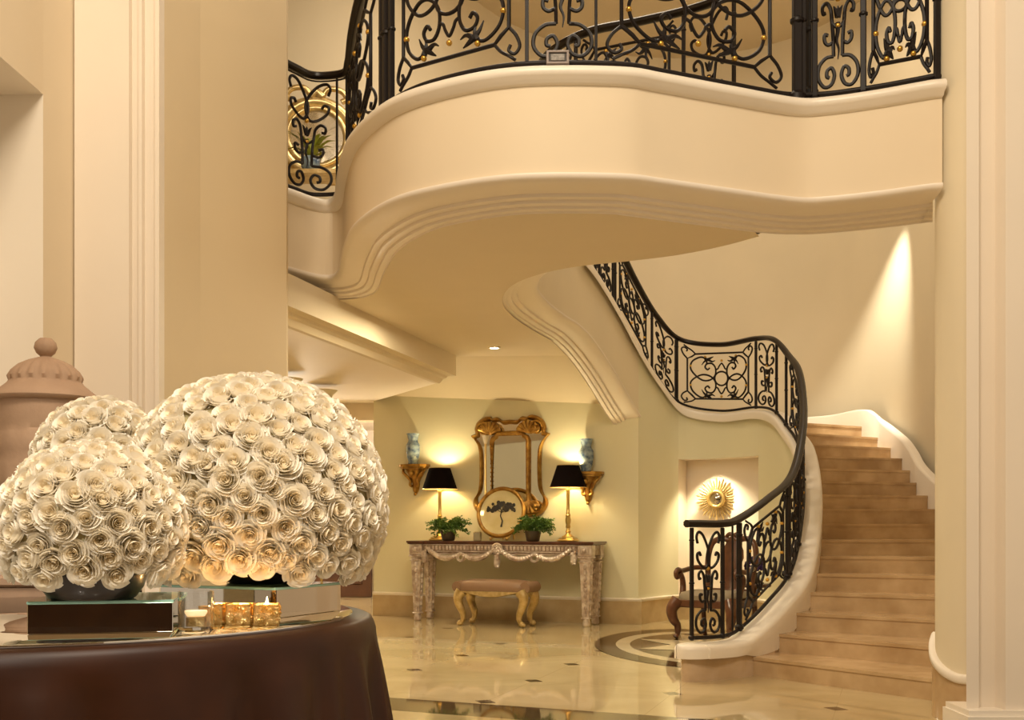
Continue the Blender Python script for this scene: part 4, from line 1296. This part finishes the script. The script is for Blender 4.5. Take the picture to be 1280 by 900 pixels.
# roses
def rose_mesh(seed):
    rn = random.Random(seed); m = MB(); m.inner = 0
    layers = [(2, .12, .50, .0), (3, .23, .58, .02), (3, .37, .63, .05), (4, .53, .63, .10), (5, .69, .58, .15), (5, .83, .47, .20), (6, .95, .30, .24)]
    NU, NV = 6, 5
    for li, (npet, rt, zt_, curl) in enumerate(layers):
        ph = rn.uniform(0, 2 * PI)
        for q in range(npet):
            a0 = ph + 2 * PI * q / npet + rn.uniform(-.15, .15)
            hw = (PI / npet) * (1.35 if npet > 2 else 1.2); sc = rn.uniform(.92, 1.08); tz = rn.uniform(-.05, .05); wob = rn.uniform(0, 6); tw = rn.uniform(.05, .12)
            rings = []
            for iv in range(NV + 1):
                v = iv / NV; row = []
                for iu in range(NU + 1):
                    u = -1 + 2 * iu / NU
                    a = a0 + u * hw * (.75 + .25 * math.sin(PI * min(1, v * 1.1 + .1)))
                    r = rt * sc * (.35 + .65 * math.sin(min(1, v * 1.2) * PI / 2)) * (1 + tw * u)
                    z = -.35 + (zt_ + tz + .35) * v * (1 - .16 * u * u * v)
                    lip = max(0, v - .62) / .38
                    r += curl * .55 * lip ** 1.6 + .03 * math.sin(2.6 * u + wob) * v * rt
                    z -= curl * .42 * lip ** 2
                    row.append(V((r * math.cos(a), r * math.sin(a), z)))
                rings.append(row)
            m.sweep(rings)
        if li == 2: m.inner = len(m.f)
    return m


RMB = [rose_mesh(s) for s in range(4)]
RME = []
for i, rm in enumerate(RMB):
    me = bpy.data.meshes.new('rose'); me.from_pydata(rm.v, [], rm.f); me.update()
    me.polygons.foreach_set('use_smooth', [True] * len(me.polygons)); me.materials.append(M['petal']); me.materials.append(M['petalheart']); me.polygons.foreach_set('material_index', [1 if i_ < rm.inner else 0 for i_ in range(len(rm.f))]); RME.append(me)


def rose_ball(label, c, R, rr, ztop, seed, brad, zcut, bx=0):
    """ball of roses at c, cut off below zcut, in a bowl that stands at height ztop"""
    r = thing('rose_arrangement', label, 'flower arrangement', (c[0], c[1], ztop), 0, 'rose balls on the mirror table')
    rn = random.Random(seed)
    m = MB(); m.lathe([(brad * .72, 0), (brad * .78, .004), (brad * .92, .035), (brad, .075), (brad * .97, .078), (brad * .85, .05)], 40, (bx, 0, 0))
    m.build('bowl', M['bowl'], r, smooth=50)
    m = MB(); zc = c[2] - ztop
    prof = [(max(.001, (R - rr * .55) * math.cos(b)), zc + (R - rr * .55) * math.sin(b)) for b in [-PI / 2 + i * PI / 24 for i in range(25)]]
    prof = [q for q in prof if q[1] > zcut - ztop + .02]
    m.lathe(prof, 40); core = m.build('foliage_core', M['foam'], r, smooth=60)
    n = int(4 * R * R / (rr * rr) * 1.07)
    ga = PI * (3 - math.sqrt(5)); spots = []
    for i in range(n):
        z = 1 - 2 * (i + .5) / n; rad = math.sqrt(1 - z * z); a = ga * i
        d = V((rad * math.cos(a), rad * math.sin(a), z))
        d = (d + V((rn.uniform(-1, 1), rn.uniform(-1, 1), rn.uniform(-1, 1))) * (.22 * rr / R * 1.4)).normalized()
        if c[2] + d.z * R < zcut: continue
        spots.append(d)
    cam = (V((0, 0, H)) - V(c)).normalized()
    spots.sort(key=lambda d: -d.dot(cam))
    rest = MB(); midx = []
    for k, d in enumerate(spots):
        sc = rr * rn.uniform(.95, 1.24)
        dd = (d + V((rn.uniform(-1, 1), rn.uniform(-1, 1), rn.uniform(-1, 1))) * .16).normalized()
        Mx = Matrix.Translation(V((0, 0, zc)) + d * (R - rr * .45)) @ dd.to_track_quat('Z', 'Y').to_matrix().to_4x4() @ Matrix.Rotation(rn.uniform(0, 6.28), 4, 'Z') @ Matrix.Diagonal((sc, sc, sc * rn.uniform(.85, 1.05), 1))
        vi = rn.randrange(4)
        if k < 100:
            o = bpy.data.objects.new('rose', RME[vi]); COL.objects.link(o); o.parent = r; o.matrix_local = Mx
        else:
            if d.dot(cam) < -.5: continue
            b = len(rest.v); src = RMB[vi]
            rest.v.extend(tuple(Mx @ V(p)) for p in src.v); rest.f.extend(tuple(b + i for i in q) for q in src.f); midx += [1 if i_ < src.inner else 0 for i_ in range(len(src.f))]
    if rest.v:
        o = rest.build('rose_mass', M['petalmass'], r, smooth=0); o['kind'] = 'stuff'
        o.data.materials.append(M['petalheart']); o.data.polygons.foreach_set('material_index', midx); o.data.polygons.foreach_set('use_smooth', [True] * len(midx))


rose_ball('largest ball of white roses, on the mirrored riser turned cornerwise', (-.955, 4.15, 1.215), .487, .049, zb2, 11, .175, .965, .04)
rose_ball('ball of white roses on the low mirrored riser nearest the front left', (-1.262, 3.37, 1.128), .272, .041, zb1, 21, .160, .995)
rose_ball('ball of cream roses in the rear, half hidden behind the other two rose balls', (-1.715, 4.68, 1.40), .272, .048, zb3, 31, .15, 1.20)

# candle glasses
spots = [(-.955, 3.60), (-.868, 3.585), (-.781, 3.57), (-.97, 3.70), (-.883, 3.68)]
lab = ['gold crackle glass votive, leftmost of the front row by the mirrored riser corner', 'gold crackle glass votive, middle of the front row by the mirrored riser corner', 'gold crackle glass votive with burning flame, right end of the row by the riser corner', 'gold crackle glass votive, left one of the back pair against the mirrored riser', 'gold crackle glass votive, right one of the back pair against the mirrored riser']
for k, (x, y) in enumerate(spots[:3]):
    r = thing('votive_holder', lab[k], 'candle holder', (x, y, TZ + .001), .12 * k - .1, 'gold glass votives')
    s_ = .078; hgt_ = .066
    m = MB()
    for sx, sy, wx, wy in ((-1, 0, .006, s_), (1, 0, .006, s_), (0, -1, s_, .006), (0, 1, s_, .006)):
        m.cbox((sx * (s_ / 2 - .003), sy * (s_ / 2 - .003), hgt_ / 2), (wx, wy, hgt_), .001)
    for e in range(26):
        a = e % 4; u = random.uniform(-.034, .034); z = random.uniform(.006, .06)
        c = [(u, -s_ / 2, z), (u, s_ / 2, z), (-s_ / 2, u, z), (s_ / 2, u, z)][a]
        m.ball(c, random.uniform(.004, .007), 6)
    m.cbox((0, 0, .004), (s_, s_, .008), .001)
    m.build('glass_cube', M['goldglass'], r, smooth=30)
    m = MB(); m.lathe([(.028, .008), (.028, .040), (.001, .042)], 18); m.build('candle', M['wax'], r)
    if k == 2:
        m = MB(); m.lathe([(.001, .044), (.006, .052), (.007, .06), (.003, .075), (.0005, .088)], 10); m.build('flame', M['flame'], r, smooth=60)
    light('POINT', 'candle_light', (x, y, TZ + .058), .8, (1, .58, .22), .012)
gv = thing('glass_cylinder', 'clear glass cylinder with floating candle between the two front mirrored risers', 'candle holder', (-.965, 3.42, TZ + .001))
m = MB(); m.lathe([(.001, 0), (.052, 0), (.053, .004), (.053, .115), (.049, .115), (.049, .008), (.001, .008)], 30); m.build('glass_wall', M['glass'], gv, smooth=40)
m = MB(); m.lathe([(.001, .040), (.026, .040), (.034, .052), (.033, .058), (.001, .056)], 22); m.build('candle', M['wax'], gv, smooth=60)
m = MB(); m.lathe([(.001, .010), (.030, .010), (.03, .038), (.001, .038)], 18); m.build('gold_filling', M['goldglass'], gv)

# stone urn
ur = thing('lidded_urn', 'terracotta stone urn with fluted lid and ball finial by the left wall', 'urn', (-2.29, 5.5, .0))
m = MB(); m.cbox((0, 0, .42), (.40, .40, .84), .01); m.cbox((0, 0, .86), (.44, .44, .05), .01); m.cbox((0, 0, .03), (.44, .44, .06), .01); m.build('pedestal', M['urn'], ur)
m = MB(); m.lathe([(.14, .885), (.145, .91), (.09, .94), (.07, .98), (.085, 1.0), (.13, 1.08), (.19, 1.20), (.225, 1.33), (.232, 1.42), (.226, 1.46), (.232, 1.475), (.232, 1.56), (.226, 1.575), (.235, 1.60), (.238, 1.68), (.232, 1.72)], 60, flute=lambda a, k: .02 * math.sin(20 * a) if 5 <= k <= 7 else (.018 * math.sin(9 * a + 2 * math.sin(3 * a)) if k in (11,) else 0)); m.build('urn_body', M['urn'], ur, smooth=50)
m = MB(); m.lathe([(.24, 1.715), (.265, 1.722), (.27, 1.732), (.262, 1.745), (.222, 1.775), (.190, 1.80), (.182, 1.812), (.176, 1.832), (.158, 1.862), (.125, 1.892), (.085, 1.912), (.045, 1.925), (.032, 1.93)], 160, flute=lambda a, k: .085 * abs(math.sin(9 * a)) if 7 <= k <= 11 else 0); m.build('lid', M['urn'], ur, smooth=50)
m = MB(); m.lathe([(.03, 1.925), (.028, 1.935), (.045, 1.95), (.056, 1.975), (.05, 2.0), (.03, 2.02), (.001, 2.025)], 40, flute=lambda a, k: .05 * abs(math.sin(4 * a)) if 2 <= k <= 5 else 0); m.build('finial', M['urn'], ur, smooth=60)

ur.scale = (.93, .93, 1.02)
# ------------------------------------------------------------------ light
for key in ('petal', 'petalmass', 'petalheart'):
    nt = M[key].node_tree
    tr_ = nt.nodes.new('ShaderNodeBsdfTranslucent'); tr_.inputs[0].default_value = (.90, .80, .62, 1)
    mx_ = nt.nodes.new('ShaderNodeMixShader'); mx_.inputs[0].default_value = .35
    out_ = nt.nodes['Material Output']
    nt.links.new(nt.nodes['Principled BSDF'].outputs[0], mx_.inputs[1]); nt.links.new(tr_.outputs[0], mx_.inputs[2]); nt.links.new(mx_.outputs[0], out_.inputs[0])
nt = M['goldglass'].node_tree
tr_ = nt.nodes.new('ShaderNodeBsdfTranslucent'); tr_.inputs[0].default_value = (1, .72, .25, 1)
mx_ = nt.nodes.new('ShaderNodeMixShader'); mx_.inputs[0].default_value = .22
nt.links.new(nt.nodes['Principled BSDF'].outputs[0], mx_.inputs[1]); nt.links.new(tr_.outputs[0], mx_.inputs[2]); nt.links.new(mx_.outputs[0], nt.nodes['Material Output'].inputs[0])
W = bpy.data.worlds.new('warm hall'); SC.world = W; W.use_nodes = True
W.node_tree.nodes['Background'].inputs[0].default_value = (1, .84, .64, 1)
W.node_tree.nodes['Background'].inputs[1].default_value = .55
WARM = (1, .86, .66)
light('AREA', 'hall_key_light', (-.3, 1.6, 7.2), 420, WARM, 2.6, target=(0, 6.5, 1.2))  # key light added high over the hall
light('AREA', 'upper_landing_light', (.2, 10.0, 7.3), 90, WARM, 2.4, target=(.6, 10.5, 0))
light('AREA', 'stair_light', (3.0, 12.3, 7.3), 35, WARM, 1.2, target=(3.0, 12.4, 0))
light('SPOT', 'wall_washer_light', (4.12, 12.40, 5.15), 560, (1, .92, .74), .03, spot=50, blend=.9, target=(4.16, 13.25, 3.0))
q = (qa + qb) / 2 + nn * .16
light('SPOT', 'niche_light', (q.x - .20, q.y + .05, NT - .04), 80, (1, .86, .56), .03, spot=104, blend=.8, target=(q.x - .06 - nn.x * .16, q.y - nn.y * .16, .7))
light('SPOT', 'downlight_light', (dl.location.x, 11.7, ZC - .03), 60, (1, .88, .6), .04, spot=110, blend=.6, target=(dl.location.x, 11.7, 0))
light('POINT', 'lounge_light', (-3.3, 15.6, 1.8), 200, WARM, .3)
light('AREA', 'lower_hall_fill', (-.4, 9.4, ZC - .05), 60, (1, .86, .58), 1.2, target=(-.4, 9.4, 0))  # unseen area fill added to brighten soffit and lower walls

light('SPOT', 'table_spotlight', (-1.6, -1.6, 5.6), 900, (1, .93, .80), .15, spot=30, blend=.8, target=(-1.3, 3.9, 1.1))
light('SPOT', 'table_spotlight', (.6, 2.2, 6.8), 480, (1, .94, .84), .15, spot=34, blend=.8, target=(-1.1, 4.0, 1.1))

# ------------------------------------------------------------------ camera
cd = bpy.data.cameras.new('camera'); co = bpy.data.objects.new('camera', cd); COL.objects.link(co)
co.location = (0, 0, H); co.rotation_euler = (PI / 2, 0, 0)
cd.sensor_width = 36; cd.lens = 36 * F / 1280; cd.shift_y = (HY - 450) / 1280; cd.clip_end = 200
SC.camera = co
SC.view_settings.view_transform = 'Standard'; SC.view_settings.look = 'None'; SC.view_settings.gamma = 1
SC.view_settings.use_curve_mapping = False
SC.view_settings.exposure = 0.3
SC.cycles.use_denoising = True
SC.cycles.max_bounces = 8
SC.cycles.sample_clamp_indirect = 6
